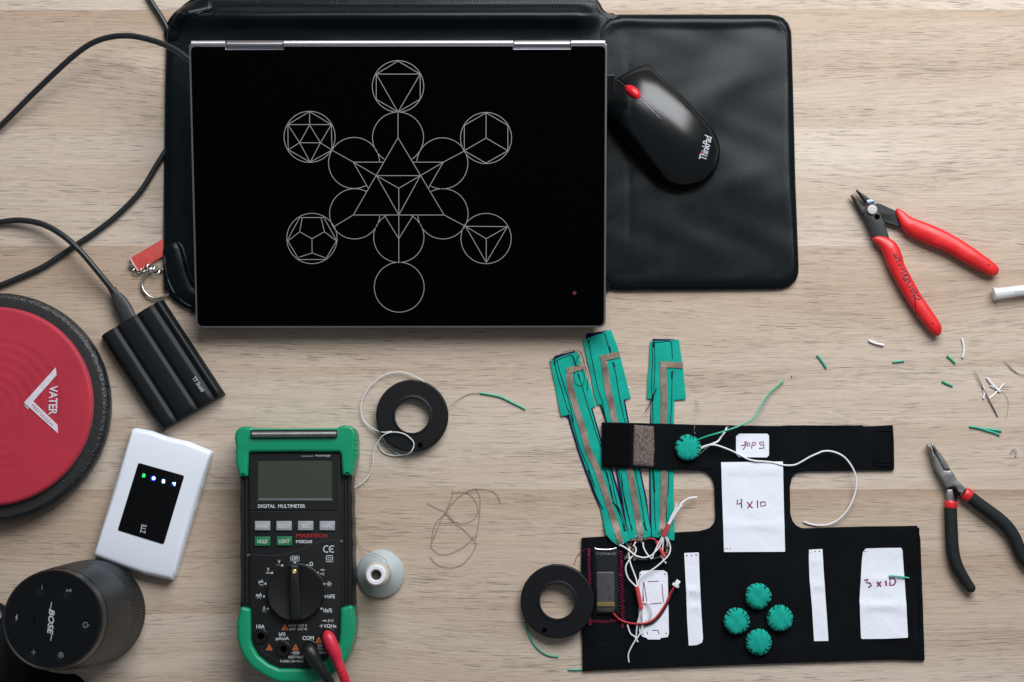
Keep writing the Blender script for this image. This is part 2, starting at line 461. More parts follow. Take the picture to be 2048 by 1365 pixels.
mFelt = mat('green_felt', (.003, .315, .240), .85, spec=.2, sheen=.08, bump=(1400, .5, .0004), var=(200, .10))
mPurple = mat('purple_felt', (.013, .009, .065), .85, spec=.2, bump=(1400, .5, .0004))
mTape = mat('conductive_fabric', (.175, .115, .078), .50, metal=.30, bump=(2200, .6, .0004), var=(85, .42, (.31, .235, .185)))
mKnot = mat('solder_knot', (.34, .32, .30), .45, metal=.6, bump=(1600, .8, .0005))
mPink = mat('pink_thread', (.38, .012, .085), .6)
mVinyl = mat('clear_vinyl', (.10, .11, .12), .14, spec=.7, alpha=.13)
mBatt = mat('battery_foil', (.085, .085, .092), .38, metal=.5, bump=(1300, .5, .0004), var=(400, .12))
mKapton = mat('battery_tape', (.20, .14, .04), .4)
mBrown = mat('cell_tabs', (.05, .035, .025), .5, var=(200, .5))
mShrink = mat('red_heatshrink', (.52, .045, .055), .5)
mRedWire = mat('red_lead', (.40, .010, .018), .4)
mPaper = mat('paper', (.74, .77, .835), .85, spec=.1, bump=(70, .45, .0015))
mInk = mat('purple_ink', (.23, .012, .13), .7)
mInkR = mat('red_ink', (.55, .02, .03), .7)
mInkP = mat('blue_ink', (.07, .03, .14), .7)
mResist = mat('resistor_body', (.17, .065, .03), .5, var=(900, .6, (.34, .18, .10)))
mToolBlk = mat('blackened_steel', (.013, .015, .016), .42, metal=.3, spec=.5, rvar=.08, speck=(380, .77, (.09, .10, .10)))
mToolRed = mat('red_vinyl_grip', (.66, .017, .020), .36, spec=.45, coat=.08, rvar=.07, var=(60, .10))
mToolSpring = mat('spring_clip', (.16, .20, .26), .25, metal=.9)
mPin = mat('pivot_pin', (.40, .37, .36), .5, metal=.4)
mFoam = mat('foam_grip', (.009, .012, .012), .64, spec=.25, bump=(1400, .9, .0006))
mCuff = mat('red_cuff', (.60, .018, .02), .35)
mMarker = mat('black_marker', (.05, .004, .01), .6)
mTube = mat('frosted_plastic', (.82, .85, .88), .30, spec=.5, alpha=.62)
mTubeIn = mat('white_core', (.78, .80, .83), .5)
mClear = mat('clear_plastic', (.72, .74, .75), .2, trans=.5)

# ================================================================ the table
m = M(); m.box((-1.1, -.9, -.028), (1.1, 1.0, 0.0))
solo('tabletop', m, mWood, '', '', kind='structure')

def seg2(a, b, n): return [Vector(a).lerp(Vector(b), i/n) for i in range(n+1)]

# ================================================================ laptop frame (used by things that lie under it or plug into it)
zb_, zf_ = .074, .0185
Bc = P(796, 83, zb_); Fc = P(801.5, 656, zf_)
yv = (Bc-Fc).normalized(); LL = (Bc-Fc).length
wT = (P(1214, 86, zb_)-P(378, 86, zb_)).length; wB = (P(1204, 656, zf_)-P(399, 656, zf_)).length
LW = (wT+wB)/2*1.010
xv = ((P(1214, 88, zb_)-P(378, 84, zb_)).normalized()+(P(1204, 655, zf_)-P(399, 657, zf_)).normalized())
xv = (xv-yv*xv.dot(yv)).normalized(); nv = xv.cross(yv)
LC = (Bc+Fc)/2
MWL = Matrix(((xv.x, yv.x, nv.x, LC.x), (xv.y, yv.y, nv.y, LC.y), (xv.z, yv.z, nv.z, LC.z), (0, 0, 0, 1)))
MWLi = MWL.inverted()
def LID(px, py, zl=0.0):
    d = ray(px, py); o = Vector((0, YC, H)); pl = LC+nv*zl
    t = (pl-o).dot(nv)/d.dot(nv); q = MWLi @ (o+d*t); return (q.x, q.y)
TL_ = .0145
def lap_bottom(x, y):      # height of the laptop's underside above (x, y)
    c = LC-nv*TL_; return c.z-((x-c.x)*nv.x+(y-c.y)*nv.y)/nv.z
def lap_in(x, y):          # how far inside the laptop's footprint
    q = MWLi @ Vector((x, y, lap_bottom(x, y))); return min(LW/2-abs(q.x), LL/2-abs(q.y))

# ================================================================ leather sleeve
body_px = smooth([(328, 300), (331, 110), (334, 72), (345, 42), (362, 16), (388, -4), (430, -9), (700, -9), (1150, -9), (1186, -6), (1199, 5), (1207, 19), (1216, 26), (1230, 29),
                  (1246, 60), (1250, 300), (1240, 530), (1224, 574), (1213, 586), (1204, 604), (1188, 620), (1150, 626), (800, 628), (420, 627), (382, 621), (350, 604), (332, 582), (326, 552)], 7, True)
def body_z(d, x, y, t):
    q = P(0, 0)  # noqa
    e = 1-math.exp(-d/.0014)
    z = .0026+.0038*e
    # rolled ridge along the back edge, a soft dent in front of it, small creases
    yy = (y_top-y)
    xx = 1-sstep(P(1150, 60).x, P(1215, 60).x, x)
    z += .0085*xx*math.exp(-((yy-.022)/.0085)**2)*e
    z += .0022*xx*math.exp(-((yy-.034)/.010)**2)*math.exp(-((x-P(560, 60).x)/.03)**2)*e
    z += (.0004*math.sin(x*55+3*math.sin(y*38))*math.sin(y*61+1.3)+.00015*math.sin(x*130+y*90))*e
    if 0.0026 < d < .0052: z -= .0004
    L = lap_in(x, y)
    if L > 0:
        k = sstep(.012, .030, L); zl = lap_bottom(x, y)-.0004
        z = min(z*(1-k)+zl*k, max(zl, .0016))
    return z
y_top = P(700, -9).y
D_body = Dome(XY(body_px, .003), body_z, c=tuple(P(800, 300)[:2]), nin=60)
S = Thing('laptop_sleeve', 'black leather laptop sleeve with stitched edge and padded mouse flap lying under the laptop', 'laptop sleeve', P(900, 320))
S.part('sleeve_body', D_body.mesh(), mLeather)
flap_px = smooth([(1212, 34), (1222, 29), (1240, 28.5)], 3)
flap_px = [tuple(p) for p in (XY([(1192, 52), (1212, 35), (1240, 29), (1400, 29), (1540, 29), (1554, 31), (1567, 36), (1577, 47), (1582.5, 62), (1583.5, 80), (1587, 200), (1591, 360), (1597.5, 530), (1597, 547), (1592, 561), (1582, 571), (1568, 576.5), (1550, 578), (1400, 580), (1240, 581), (1222, 579), (1192, 560)], .004))]
flap_px = dens(flap_px, .006)
fx0 = P(1255, 300).x
def flap_z(d, x, y, t):
    e = 1-math.exp(-d/.0028)
    z = .0034+.0034*e
    z -= .0003*math.exp(-((x-fx0-.001)/.0028)**2)*e          # the fold
    gx, gy = x-P(1460, 170).x, y-P(1460, 170).y
    z += .0015*math.exp(-((gx*.7-gy*.7)/.016)**2-((gx*.7+gy*.7)/.06)**2)*e
    z -= .0009*math.exp(-((gx*.7-gy*.7+.030)/.014)**2-((gx*.7+gy*.7)/.05)**2)*e
    z += .0014*math.exp(-((x-P(1500, 380).x)/.03)**2-((y-P(1500, 370).y)/.025)**2)*e
    z += .00022*math.sin(x*95+2*math.sin(y*70))*math.sin(y*83+.5)*e
    z += .0012*math.exp(-(d-.007)**2/.000018)*(1 if y > P(0, 60).y else .1)
    if .0022 < d < .0034: z -= .0003
    return z
D_flap = Dome(flap_px, flap_z, c=tuple(P(1405, 300)[:2]), nin=46, z0=.0012)
S.part('mouse_flap', D_flap.mesh(), mLeather)
# corner reinforcements
def patch(pts, name, h=.0042):
    o = [tuple(v) for v in smooth(XY(pts, .008), 6, True)]
    c = sum((Vector(p) for p in o), Vector((0, 0)))/len(o)
    def zf(d, x, y, t):
        b = D_body.h(x, y)
        return b+.0007+(h*(1-math.exp(-max(0, d-.0022)/.0022)) if d > .0022 else .0003*math.sin(min(1, d/.001)*1.57))
    return o, zf, c
def band(centre, w, name, hgt):   # puffed band following a curved centre line
    m = M(); P_ = smooth([P(a, b, 0) for a, b in centre], 8); K = len(P_); prof = [(-1, .0), (-.99, .45), (-.86, .55), (-.78, .42), (-.7, .62), (-.45, .92), (0, 1.05), (.45, .92), (.7, .62), (.78, .42), (.86, .55), (.99, .45), (1, 0)]
    n = len(prof); base = 0
    for i, p in enumerate(P_):
        t = (P_[min(i+1, K-1)]-P_[max(i-1, 0)]); t.z = 0; t.normalize(); nn = Vector((-t.y, t.x, 0))
        s_ = i/(K-1); en = min(1, min(s_, 1-s_)/.10+.05) ** .5; ww = (w[0]+(w[1]-w[0])*math.sin(s_*math.pi))*MPP(.008)*(.55+.45*en)
        for u, hh in prof:
            q = p+nn*u*ww/2; b = D_body.h(q.x, q.y) if True else 0
            m.v.append(Vector((q.x, q.y, max(b-.0005, .001)+.0006*0+hgt*hh*(.35+.65*en) if hh > 0 else b-.001)))
    for i in range(K-1):
        for k in range(n-1):
            a = i*n+k; m.f.append([a, a+1, a+n+1, a+n]); m.flat.append(False)
    return m
S.part('corner_patch', band([(345, 84), (349, 64), (362, 43), (384, 26), (410, 16), (430, 13)], (34, 40), '', .0034), mLeather)
S.part('corner_patch', band([(346, 488), (352, 520), (360, 556), (376, 586), (404, 606)], (40, 52), '', .0034), mLeather)
def on(Dm, pts, off=.0002, n=6): return [Vector((v.x, v.y, Dm.h(v.x, v.y, off))) for v in smooth([P(a, b, .006) for a, b in pts], n)]
def seam(Dm, pts, r, a_, b_, lift=.0002):
    m = M(); m.dashes(on(Dm, pts, lift), r, a_, b_); m.v and S.part('stitching', m, mThreadBlk)
seam(D_body, [(341, 300), (343, 110), (345, 78), (353, 50), (370, 22), (398, 5)], .00032, .0018, .0012)
seam(D_body, [(341, 300), (337, 480), (338, 552), (346, 582), (364, 603), (392, 615)], .00032, .0018, .0012)
seam(D_body, [(432, 4), (700, 3), (1000, 3), (1180, 4), (1192, 12), (1200, 25), (1214, 36), (1236, 38), (1256, 38)], .00034, .0018, .0012)
seam(D_body, [(432, 20), (436, 30), (424, 37), (404, 39), (386, 46), (378, 60), (374, 80), (362, 92), (344, 92)], .0003, .0012, .0008, .0004)
seam(D_body, [(338, 486), (352, 482), (366, 487), (374, 502), (378, 525), (384, 545), (396, 560)], .0003, .0016, .0012, .0006)
seam(D_flap, [(1574, 110), (1580, 300), (1588, 500), (1588, 545), (1582, 562), (1560, 570)], .0003, .0022, .0016)
seam(D_flap, [(1574, 110), (1573, 80), (1568, 58), (1555, 44), (1535, 38), (1400, 37), (1262, 37)], .0003, .0060, .0004)
seam(D_flap, [(1255, 572), (1400, 571), (1560, 570)], .0003, .0022, .0016)

# ================================================================ laptop
L_ = Thing('laptop', 'closed black laptop with gunmetal rim and a thin white geometric line figure on its lid', 'laptop', mw=MWL)
hw, hl = LW/2, LL/2
def rr(x0, y0, x1, y1, r): return rpoly([(x0, y0), (x1, y0), (x1, y1), (x0, y1)], r, 6)
m = M(); m.prism(rr(-hw+.0012, -hl+.0012, hw-.0012, hl-.003, .006), -TL_, -.0066, .0012, 3, bot=.002); L_.part('base', m, mRimDark)
lid = M(); hy0 = hl-.0062
hx = [(LID(452, 90)[0], LID(566, 90)[0]), (LID(1028, 90)[0], LID(1141, 90)[0])]
op = [(-hw, -hl), (hw, -hl), (hw, hl-.002)]
for a, b in reversed(hx): op += [(b, hl-.002), (b, hy0), (a, hy0), (a, hl-.002)]
op += [(-hw, hl-.002)]
rads = [.006, .006, .002]+[.0004]*8+[.002]
lid.prism(rpoly(op, rads, 5), -.0060, 0, .0007, 3, bot=.0005); lidob = L_.part('lid', lid, mRim)
ip = [(-hw+.0016, -hl+.0016), (hw-.0016, -hl+.0016), (hw-.0016, hl-.0042)]
for a, b in reversed(hx): ip += [(b+.0008, hl-.0042), (b+.0008, hy0-.0005), (a-.0008, hy0-.0005), (a-.0008, hl-.0042)]
ip += [(-hw+.0016, hl-.0042)]
m = M(); m.prism(rpoly(ip, [.0048, .0048, .004]+[.0004]*8+[.004], 5), -.0004, .00022, .0001, 1); L_.part('lid_panel', m, mLid, lidob)
m = M()
xs = [-hw+.002, hx[0][0]-.0006, hx[0][1]+.0006, hx[1][0]-.0006, hx[1][1]+.0006, hw-.002]
for a, b in ((xs[0], xs[1]), (xs[2], xs[3]), (xs[4], xs[5])): m.tube([(a, hl-.0016, -.0014), (b, hl-.0016, -.0014)], .0022, 20)
L_.part('spine', m, mLitSilver)
for a, b in hx:
    m = M(); m.tube([(a+.0004, hl-.0030, -.0036), (b-.0004, hl-.0030, -.0036)], .0038, 24); L_.part('hinge', m, mHinge)
for sx in (-1, 1):
    m = M(); m.box((sx*(hw-.03)-.012, -hl+.012, -TL_-.0012), (sx*(hw-.03)+.012, -hl+.018, -TL_)); L_.part('rubber_foot', m, mRimDark)
# engraved figure
Z2 = lambda pts: [(x/2.527+540, y/2.527+100) for x, y in pts]
g = M(); LWID = .00048; ZL = .00034
def ln(*pts):
    q = [LID(*p, ZL) for p in Z2(pts)]
    for a, b in zip(q, q[1:]): g.stroke([a, b], LWID, ZL)
def inside(p, tri):
    s = [(tri[i][0]-p[0])*(tri[(i+1) % 3][1]-p[1])-(tri[i][1]-p[1])*(tri[(i+1) % 3][0]-p[0]) for i in range(3)]
    return all(v > 0 for v in s) or all(v < 0 for v in s)
up = [(647, 444), (421, 835), (880, 835)]; dn = [(421, 568), (876, 568), (651, 955)]
def circ(cx, cy, r, hide=()):
    run = []; n = 144
    for k in range(n+1):
        a = 2*math.pi*k/n; p = (cx+r*math.cos(a), cy+r*math.sin(a))
        if any(inside(p, t) for t in hide):
            if len(run) > 1: g.stroke([LID(*Z2([q])[0], ZL) for q in run], LWID, ZL)
            run = []
        else: run.append(p)
    if len(run) > 1: g.stroke([LID(*Z2([q])[0], ZL) for q in run], LWID, ZL)
for c in ((647, 185, 130), (200, 440, 129), (1092, 446, 129), (212, 954, 127), (1092, 954, 127), (653, 1200, 126)): circ(*c)
circ(647, 444, 129, (up, dn)); circ(425, 572, 129, (up, dn)); circ(871, 574, 129, (up, dn)); circ(428, 829, 127, (up,)); circ(874, 829, 127, (up,)); circ(651, 948, 127, (up,))
ln((647, 444), (421, 835), (880, 835), (647, 444))
ln((421, 568), (575, 568)); ln((722, 568), (876, 568)); ln((421, 568), (497, 700)); ln((876, 568), (800, 700)); ln((580, 840), (651, 955), (722, 840))
ln((538, 636), (760, 636), (651, 835), (538, 636), (651, 700), (760, 636)); ln((651, 700), (651, 835))
ln((647, 315), (647, 444)); ln((651, 835), (651, 1075)); ln((313, 507), (421, 568), (538, 636)); ln((985, 510), (876, 568), (760, 636)); ln((322, 895), (421, 835)); ln((987, 892), (880, 835))
ln((647, 57), (537, 123), (537, 250), (647, 315), (759, 250), (759, 123), (647, 57)); ln((537, 123), (759, 123), (647, 315), (537, 123))
ln((200, 312), (310, 378), (313, 507), (203, 568), (92, 505), (90, 378), (200, 312)); ln((90, 378), (310, 378)); ln((200, 312), (200, 380), (150, 470), (255, 470), (200, 380))
ln((90, 378), (150, 470), (92, 505)); ln((150, 470), (203, 568), (255, 470), (310, 378)); ln((255, 470), (313, 507))
ln((1092, 318), (1202, 382), (1202, 510), (1092, 573), (982, 510), (982, 382), (1092, 318)); ln((1092, 446), (1092, 318)); ln((982, 510), (1092, 446), (1202, 510))
ln((988, 892), (1200, 894), (1093, 1075), (988, 892), (1093, 955), (1200, 894)); ln((1093, 955), (1093, 1075))
ln((150, 848), (272, 848), (337, 965), (280, 1060), (146, 1060), (88, 962), (150, 848)); ln((163, 848), (150, 920), (92, 965)); ln((258, 848), (275, 920), (335, 965))
ln((150, 920), (212, 955), (275, 920)); ln((212, 955), (213, 1027), (148, 1048)); ln((213, 1027), (281, 1052))
L_.part('engraved_figure', g, mEtch, lidob)
m = M(); m.dot(LID(1149, 586.5, ZL), .0016, ZL); L_.part('red_indicator', m, mRedDot, lidob)
# receiver in the side port
q0 = LID(1213, 150, -.010); q1 = LID(1229, 190, -.010)
m = M(); m.prism(rr(hw-.001, q1[1], q1[0], q0[1], .0012), -.0125, -.0075, .0006, 2)
m.box((q1[0]-.0028, q1[1]+.001, -.0074), (q1[0]-.0022, q0[1]-.001, -.0070))
m.v = [MWL @ v for v in m.v]; solo('usb_receiver', m, mBlkGloss, 'tiny black wireless receiver plugged into the right side of the laptop', 'usb receiver')

# ================================================================ mouse
mo = P(1232, 165, .011)
u2 = (P(1385, 325, .011)-mo).normalized(); p2 = Vector((u2.y, -u2.x, 0)); k_ = MPP(.011)
if p2.x < 0: p2 = -p2
half = [(-3, 0), (-1, 16), (3, 34), (9, 52), (15, 66), (22, 71), (50, 73), (81, 76), (127, 79), (166, 79), (190, 78), (212, 75), (235, 66), (252, 54), (266, 32), (273, 12)]
mp = [(s, p) for s, p in half]+[(s, -p) for s, p in half[::-1] if p > 0]
mout = [tuple((mo+u2*s*k_+p2*p*k_)[:2]) for s, p in smooth([Vector(q) for q in mp], 4, True)]
def mouse_z(d, x, y, t):
    v = Vector((x, y, 0))-Vector((mo.x, mo.y, 0)); s = v.dot(u2)/k_; p = v.dot(p2)/k_
    top = .0165+.0175*math.sin(max(0, min(1, (s+30)/290))*math.pi*.93)**.9-.0085*(abs(p)/70)**2.2
    if s < 70: top -= .0042*((70-s)/70)**2
    e = min(1, d/(.0095 if s > 40 else .0045+.005*max(0, s)/40)); z = .0125+(top-.0125)*(1-(1-e)**2.2)**.62
    if d < .0015: z = .0125*(.35+.65*(d/.0015)**.6) if s > 30 else z
    if abs(p) < .9 and s < 122: z -= .0016
    return z+.0045
D_m = Dome(mout, mouse_z, c=tuple((mo+u2*140*k_)[:2]), nin=46, z0=.0058)
T = Thing('computer_mouse', 'black wireless mouse with red scroll wheel on the leather flap', 'mouse', P(1330, 260))
shell = T.part('shell', D_m.mesh(), mMouse)
def MS(s, p, off=0.0):
    q = mo+u2*s*k_+p2*p*k_; return Vector((q.x, q.y, D_m.h(q.x, q.y, off)))
m = M(); m.tube([MS(s, 0, .0012) for s in range(3, 128, 4)], .00055, 6); T.part('button_split', m, mBlkGloss)
m = M(); m.tube([MS(s, -1.6, .0014) for s in list(range(2, 24, 4))+[26]], .00028, 6); m.tube([MS(s, -1.3, .0014) for s in range(66, 130, 4)], .00024, 6); T.part('split_edge', m, mRim)
m = M(); wp = [MS(s, 0, .0006+.0018*math.sin((s-27)/38*math.pi)) for s in range(27, 66, 2)]
rad = [.0046*math.sin(min(1, max(.06, (i+.5)/len(wp)))*math.pi)**.45 for i in range(len(wp))]
m.tube([w-Vector((0, 0, .0014)) for w in wp], rad, 18); T.part('scroll_wheel', m, mRedWheel)
m = M(); c = P(1411, 296, .03); ang = math.atan2((P(1418, 270, .03)-P(1405, 322, .03)).y, (P(1418, 270, .03)-P(1405, 322, .03)).x)
m.text('ThinkPad', c, .0212, .0066, ang, z=lambda x, y: D_m.h(x, y, .0007), bold=.012, sp=.92); T.part('lettering', m, mGreyPrint, shell)
cc = P(1402.6, 306.5, .03); m = M(); m.dot(cc, .0007, D_m.h(cc.x, cc.y, .0010)); T.part('letter_dot', m, mRedWheel, shell)

# ================================================================ cables
def path3(pts, n=8): return smooth([P(a, b, z) for a, b, z in pts], n)
m = M(); m.tube(path3([(-60, 300, .004), (0, 253, .006), (72, 182, .014), (150, 110, .024), (200, 80, .030), (255, 72, .036), (310, 83, .043), (352, 101, .049), (380, 121, .053), (402, 134, .053)]), .00255, 14)
solo('charging_cable', m, mCable, 'dark grey cable arching over the table into the left side of the laptop', 'cable')
m = M(); m.tube(path3([(285, -30, .003), (302, 3, .003), (322, 34, .003), (340, 68, .0026), (368, 120, .0026), (376, 200, .0026), (364, 250, .0026), (338, 292, .0026), (314, 330, .003), (282, 382, .003), (240, 426, .003), (195, 462, .003), (150, 492, .003), (90, 532, .003), (40, 555, .003), (0, 571, .003), (-60, 590, .003)]), .00245, 14)
solo('power_cable', m, mCable, 'black cable running under the sleeve edge and back out across the oak to the left', 'cable')
T = Thing('drive_cable', 'thick dark usb cable plugged into the ribbed portable drive', 'cable', P(150, 500))
m = M(); m.tube(path3([(-60, 455, .003), (0, 445, .004), (40, 441, .006), (85, 449, .009), (125, 471, .0125), (160, 502, .0145), (190, 537, .013), (212, 564, .0105), (229, 586, .0078)]), .0026, 14)
T.part('cord', m, mCable)
cp = [P(a, b, .0072) for a, b in [(224, 578), (229, 586), (234, 594), (240, 604), (248, 618), (256, 634), (262, 646)]]
m = M(); dd = (cp[-1]-cp[0]).normalized(); nn = Vector((-dd.y, dd.x, 0)); K = len(cp)
wid = [8.2, 8.0, 11.5, 15.0, 16, 16, 16]
for i, p in enumerate(cp):
    w = wid[i]*MPP(.007); h = .0029+(.0006 if i > 2 else 0)
    for k in range(16):
        a = 2*math.pi*k/16; cx_ = math.copysign(abs(math.cos(a))**.6, math.cos(a)); sy_ = math.copysign(abs(math.sin(a))**.6, math.sin(a))
        m.v.append(p+nn*w*cx_+Vector((0, 0, h*sy_)))
for i in range(K-1): m.ring(i*16, (i+1)*16, 16)
m.f.append(list(range(15, -1, -1))); m.flat.append(True); m.f.append([(K-1)*16+k for k in range(16)]); m.flat.append(True)
T.part('connector', m, mPlugGrey)

# ================================================================ red usb stick on a key ring
T = Thing('usb_stick', 'scratched red metal usb stick with chain and split ring poking out from under the sleeve', 'usb stick', P(300, 530))
c7 = lambda pts: ZM(pts, 7.583, 240, 460)
m = M(); m.prism(XY(c7([(150, 425), (640, 145), (700, 112), (700, 378), (640, 410), (275, 625)]), .0036), .0006, .0036, .0004, 2); T.part('casing', m, mRedEnamel)
m = M(); m.tube(P3(c7([(150, 430), (215, 540), (275, 628)]), .0036), .0006, 8); m.tube(P3(c7([(150, 425), (400, 280), (640, 143)]), .0036), .0004, 8); T.part('worn_edge', m, mPinkEdge)
m = M(); m.tube(P3(c7([(200, 530), (150, 552)]), .0028), .0024, 14); T.part('end_pin', m, mSteel)
def ringpath(cx, cy, r, z, tilt=0, n=30, a0=0, a1=2*math.pi, sq=1):
    return [P(cx+r*math.cos(a0+(a1-a0)*k/n), cy+sq*r*math.sin(a0+(a1-a0)*k/n), z+tilt*math.sin(a0+(a1-a0)*k/n)) for k in range(n+1)]
links = [((260, 620), 62, .0022, .6), ((345, 615), 40, .0040, .5), ((400, 585), 46, .0035, .7), ((468, 562), 56, .0048, .8), ((530, 615), 68, .0035, .9)]
for (a, b), r, z, sq in links:
    q = c7([(a, b)])[0]; m = M(); m.tube(ringpath(q[0], q[1], r/7.583, z, .0012, sq=sq), .00062, 8, cap=False); T.part('chain_link', m, mSteel)
m = M(); q = c7([(590, 815)])[0]
rp = smooth([P(*c7([a])[0], .0032) for a in [(640, 600), (560, 608), (470, 625), (395, 690), (345, 770), (335, 850), (365, 930), (440, 1005), (540, 1040), (640, 1025), (720, 985), (850, 900), (860, 700), (760, 610)]], 6, True)
m.tube(rp+[rp[0]], .00115, 10, cap=False); m.tube([v+Vector((0, 0, -.0014)) for v in rp[:40]], .0010, 10); T.part('split_ring', m, mSteel)

# ================================================================ portable drive
cA, cB, cC_, cD = [P(*q, .0125) for q in ((199, 673), (323, 598), (447, 787), (320, 862))]
def bil(u, v): return cA.lerp(cB, u).lerp(cD.lerp(cC_, u), v)
def drive_h(u):
    h = .0128
    for c in (.265, .595, .86): h -= .0017*math.exp(-((u-c)/.034)**2)
    for c in (.13, .43, .73): h += .0003*math.exp(-((u-c)/.09)**2)
    e = min(u, 1-u); h -= .0050*(1-min(1, e/.075))**2.2
    if u < .1: h -= .0012*(1-u/.1)
    return h
nu, nv_ = 110, 30; m = M()
for j in range(nv_+1):
    v = j/nv_
    for i in range(nu+1):
        u = i/nu; q = bil(u, v); e = min(v, 1-v)*nv_
        z = drive_h(u)-(.0010 if e < .5 else 0)
        m.v.append(Vector((q.x, q.y, z)))
for j in range(nv_):
    for i in range(nu):
        a = j*(nu+1)+i; m.f.append([a+nu+1, a+nu+2, a+1, a]); m.flat.append(False)
bo = len(m.v); rim = [i for i in range(nu+1)]+[j*(nu+1)+nu for j in range(1, nv_+1)]+[nv_*(nu+1)+i for i in range(nu-1, -1, -1)]+[j*(nu+1) for j in range(nv_-1, 0, -1)]
for r in rim: m.v.append(Vector((m.v[r].x, m.v[r].y, .0005)))
n = len(rim)
for i in range(n): j = (i+1) % n; m.f.append([rim[i], rim[j], bo+j, bo+i]); m.flat.append(False)
m.f.append([bo+i for i in range(n)]); m.flat.append(True)
T = Thing('portable_drive', 'black rubber portable drive with long rounded ribs beside the red practice pad', 'portable drive', P(322, 730))
b_ = T.part('casing', m, mDrive)
def dz(x, y):
    a = cB-cA; d = cD-cA; qx, qy = x-cA.x, y-cA.y; u = (qx*d.y-qy*d.x)/(a.x*d.y-a.y*d.x); return drive_h(min(1, max(0, u)))+.0007
c = P(397, 769, .013); d_ = P(406.5, 783, .013)-P(386.5, 755, .013)
m = M(); m.text('T7 Shield', c, .0142, .0034, math.atan2(d_.y, d_.x), z=dz, bold=.005); T.part('lettering', m, mGreyPrint, b_)

# ================================================================ practice pad
c0 = P(-9, 816, .012); T = Thing('practice_pad', 'round red rubber drum practice pad with white lettering on a black foam base', 'practice pad', (c0.x, c0.y, 0))
R0 = (P(222, 816, .012)-c0).length
m = M(); m.lathe((c0.x, c0.y, 0), [(R0*.955, 0), (R0*.985, .002), (R0, .008), (R0, .0125), (R0*.992, .0165), (R0*.972, .0190), (R0*.955, .0196), (R0*.93, .0200), (R0*.82, .0205)], 160, rf=lambda a, r, z: 1+.0012*math.sin(a*37+z*300)*math.sin(a*91)); T.part('foam_base', m, mPadEdge)
m = M(); m.lathe((c0.x, c0.y, 0), [(R0*.80, .0203), (R0*.948, .0203), (R0*.950, .0208), (R0*.90, .0211), (R0*.80, .0211)], 128); T.part('fabric_ring', m, mPadBlk)
c1 = P(-15, 812, .027); R1 = (P(185, 812, .027)-c1).length
pr = [(R1*.985, .019), (R1, .0225), (R1*.998, .0252), (R1*.988, .0266), (R1*.972, .0272)]
for k in range(36, -1, -1):
    r = R1*.965*k/36; pr.append((max(r, .0003), .0273+(.00016*math.sin(k*1.75) if k < 27 else 0)))
m = M(); m.lathe((c1.x, c1.y, 0), pr, 128, capb=False); disc = T.part('rubber_disc', m, mPadRed)
zp = .02785; m = M()
m.prism(XY([(48, 805.5), (111.5, 735), (113, 751), (66.5, 803), (115, 850), (116, 867.5)], zp), zp-.0001, zp+.00005)
m.text('VATER', P(106.3, 801, zp), 58.5*MPP(zp), 17*MPP(zp), -math.pi/2, z=zp+.0001, bold=.02, sp=.95)
m.text('USA', P(53.3, 814, zp), 12*MPP(zp), 4.2*MPP(zp), -math.radians(46), z=zp+.0001, bold=.02); T.part('printed_emblem', m, mWhitePrint, disc)
m = M(); m.text('PERCUSSION', P(84.5, 830.3, zp), 58*MPP(zp), 5.6*MPP(zp), -math.radians(44.5), z=zp+.00022, sp=1.25, bold=.006); T.part('arm_lettering', m, mPinkPrint, disc)

# ================================================================ mobile hotspot
zr = .0135; Zr = lambda pts: ZM(pts, 3.791, 140, 820)
ro = rpoly(XY(Zr([(470, 143), (500, 136), (620, 158), (745, 203), (900, 238), (1078, 312), (1072, 345), (800, 1250), (775, 1292), (760, 1292), (560, 1250), (400, 1195), (180, 1112), (182, 1090), (300, 700)]), zr-.004), .002, 3)
ax = (P(*Zr([(480, 140)])[0], zr)-P(*Zr([(180, 1110)])[0], zr)); rl = ax.length; ax.normalize(); rc = P(*Zr([(628, 713)])[0], zr)
def rz(d, x, y, t):
    s = (Vector((x, y, zr))-rc).dot(ax)/(rl/2)
    e = min(1, d/.0045); return .0075+(.0065-.0020*abs(s)**3.5)*(1-(1-e)**2.4)**.6
D_r = Dome(dens(ro, .003), rz, c=tuple(rc[:2]), nin=20, z0=.0012)
T = Thing('mobile_hotspot', 'white pocket wifi router with glowing icons on its black screen', 'wifi router', P(305, 1005))
b_ = T.part('shell', D_r.mesh(), mRouter)
T2 = M()
for a, b in (((1018, 520), (998, 590)), ((968, 690), (945, 765))):
    p0, p1 = [P(*Zr([q])[0], .008) for q in (a, b)]; T2.tube([p0, p1], .0010, 8)
T.part('side_button', T2, mRouterSide)
sc = rpoly(XY(Zr([(520, 402), (868, 500), (712, 1020), (363, 912)]), zr), .0016, 5)
m = M(); m.prism(sc, zr-.002, zr+.0009, .0002, 2); sb = T.part('screen', m, mScreen)
zs = zr+.00105
m = M(); q = XY(Zr([(548, 490), (556, 482), (568, 484), (574, 494), (568, 514), (546, 512)]), zs); m.prism(q, zs-.00005, zs); T.part('battery_icon', m, mLedG, sb)
h_ = M(); w_ = M()
for (a, b, r) in ((632, 520, 20), (708, 541, 17), (786, 562, 15)): h_.dot(P(*Zr([(a, b)])[0], zs), r/3.791*MPP(zs), zs)
w_.dot(P(*Zr([(635, 519)])[0], zs), 13/3.791*MPP(zs), zs+.0001)
w_.prism(XY(Zr([(700, 528), (720, 530), (718, 557), (698, 555)]), zs), zs, zs+.0001); w_.prism(XY(Zr([(775, 552), (803, 551), (795, 580)]), zs), zs, zs+.0001)
T.part('icon_glow', h_, mLedB, sb); T.part('status_icon', w_, mLedW, sb)
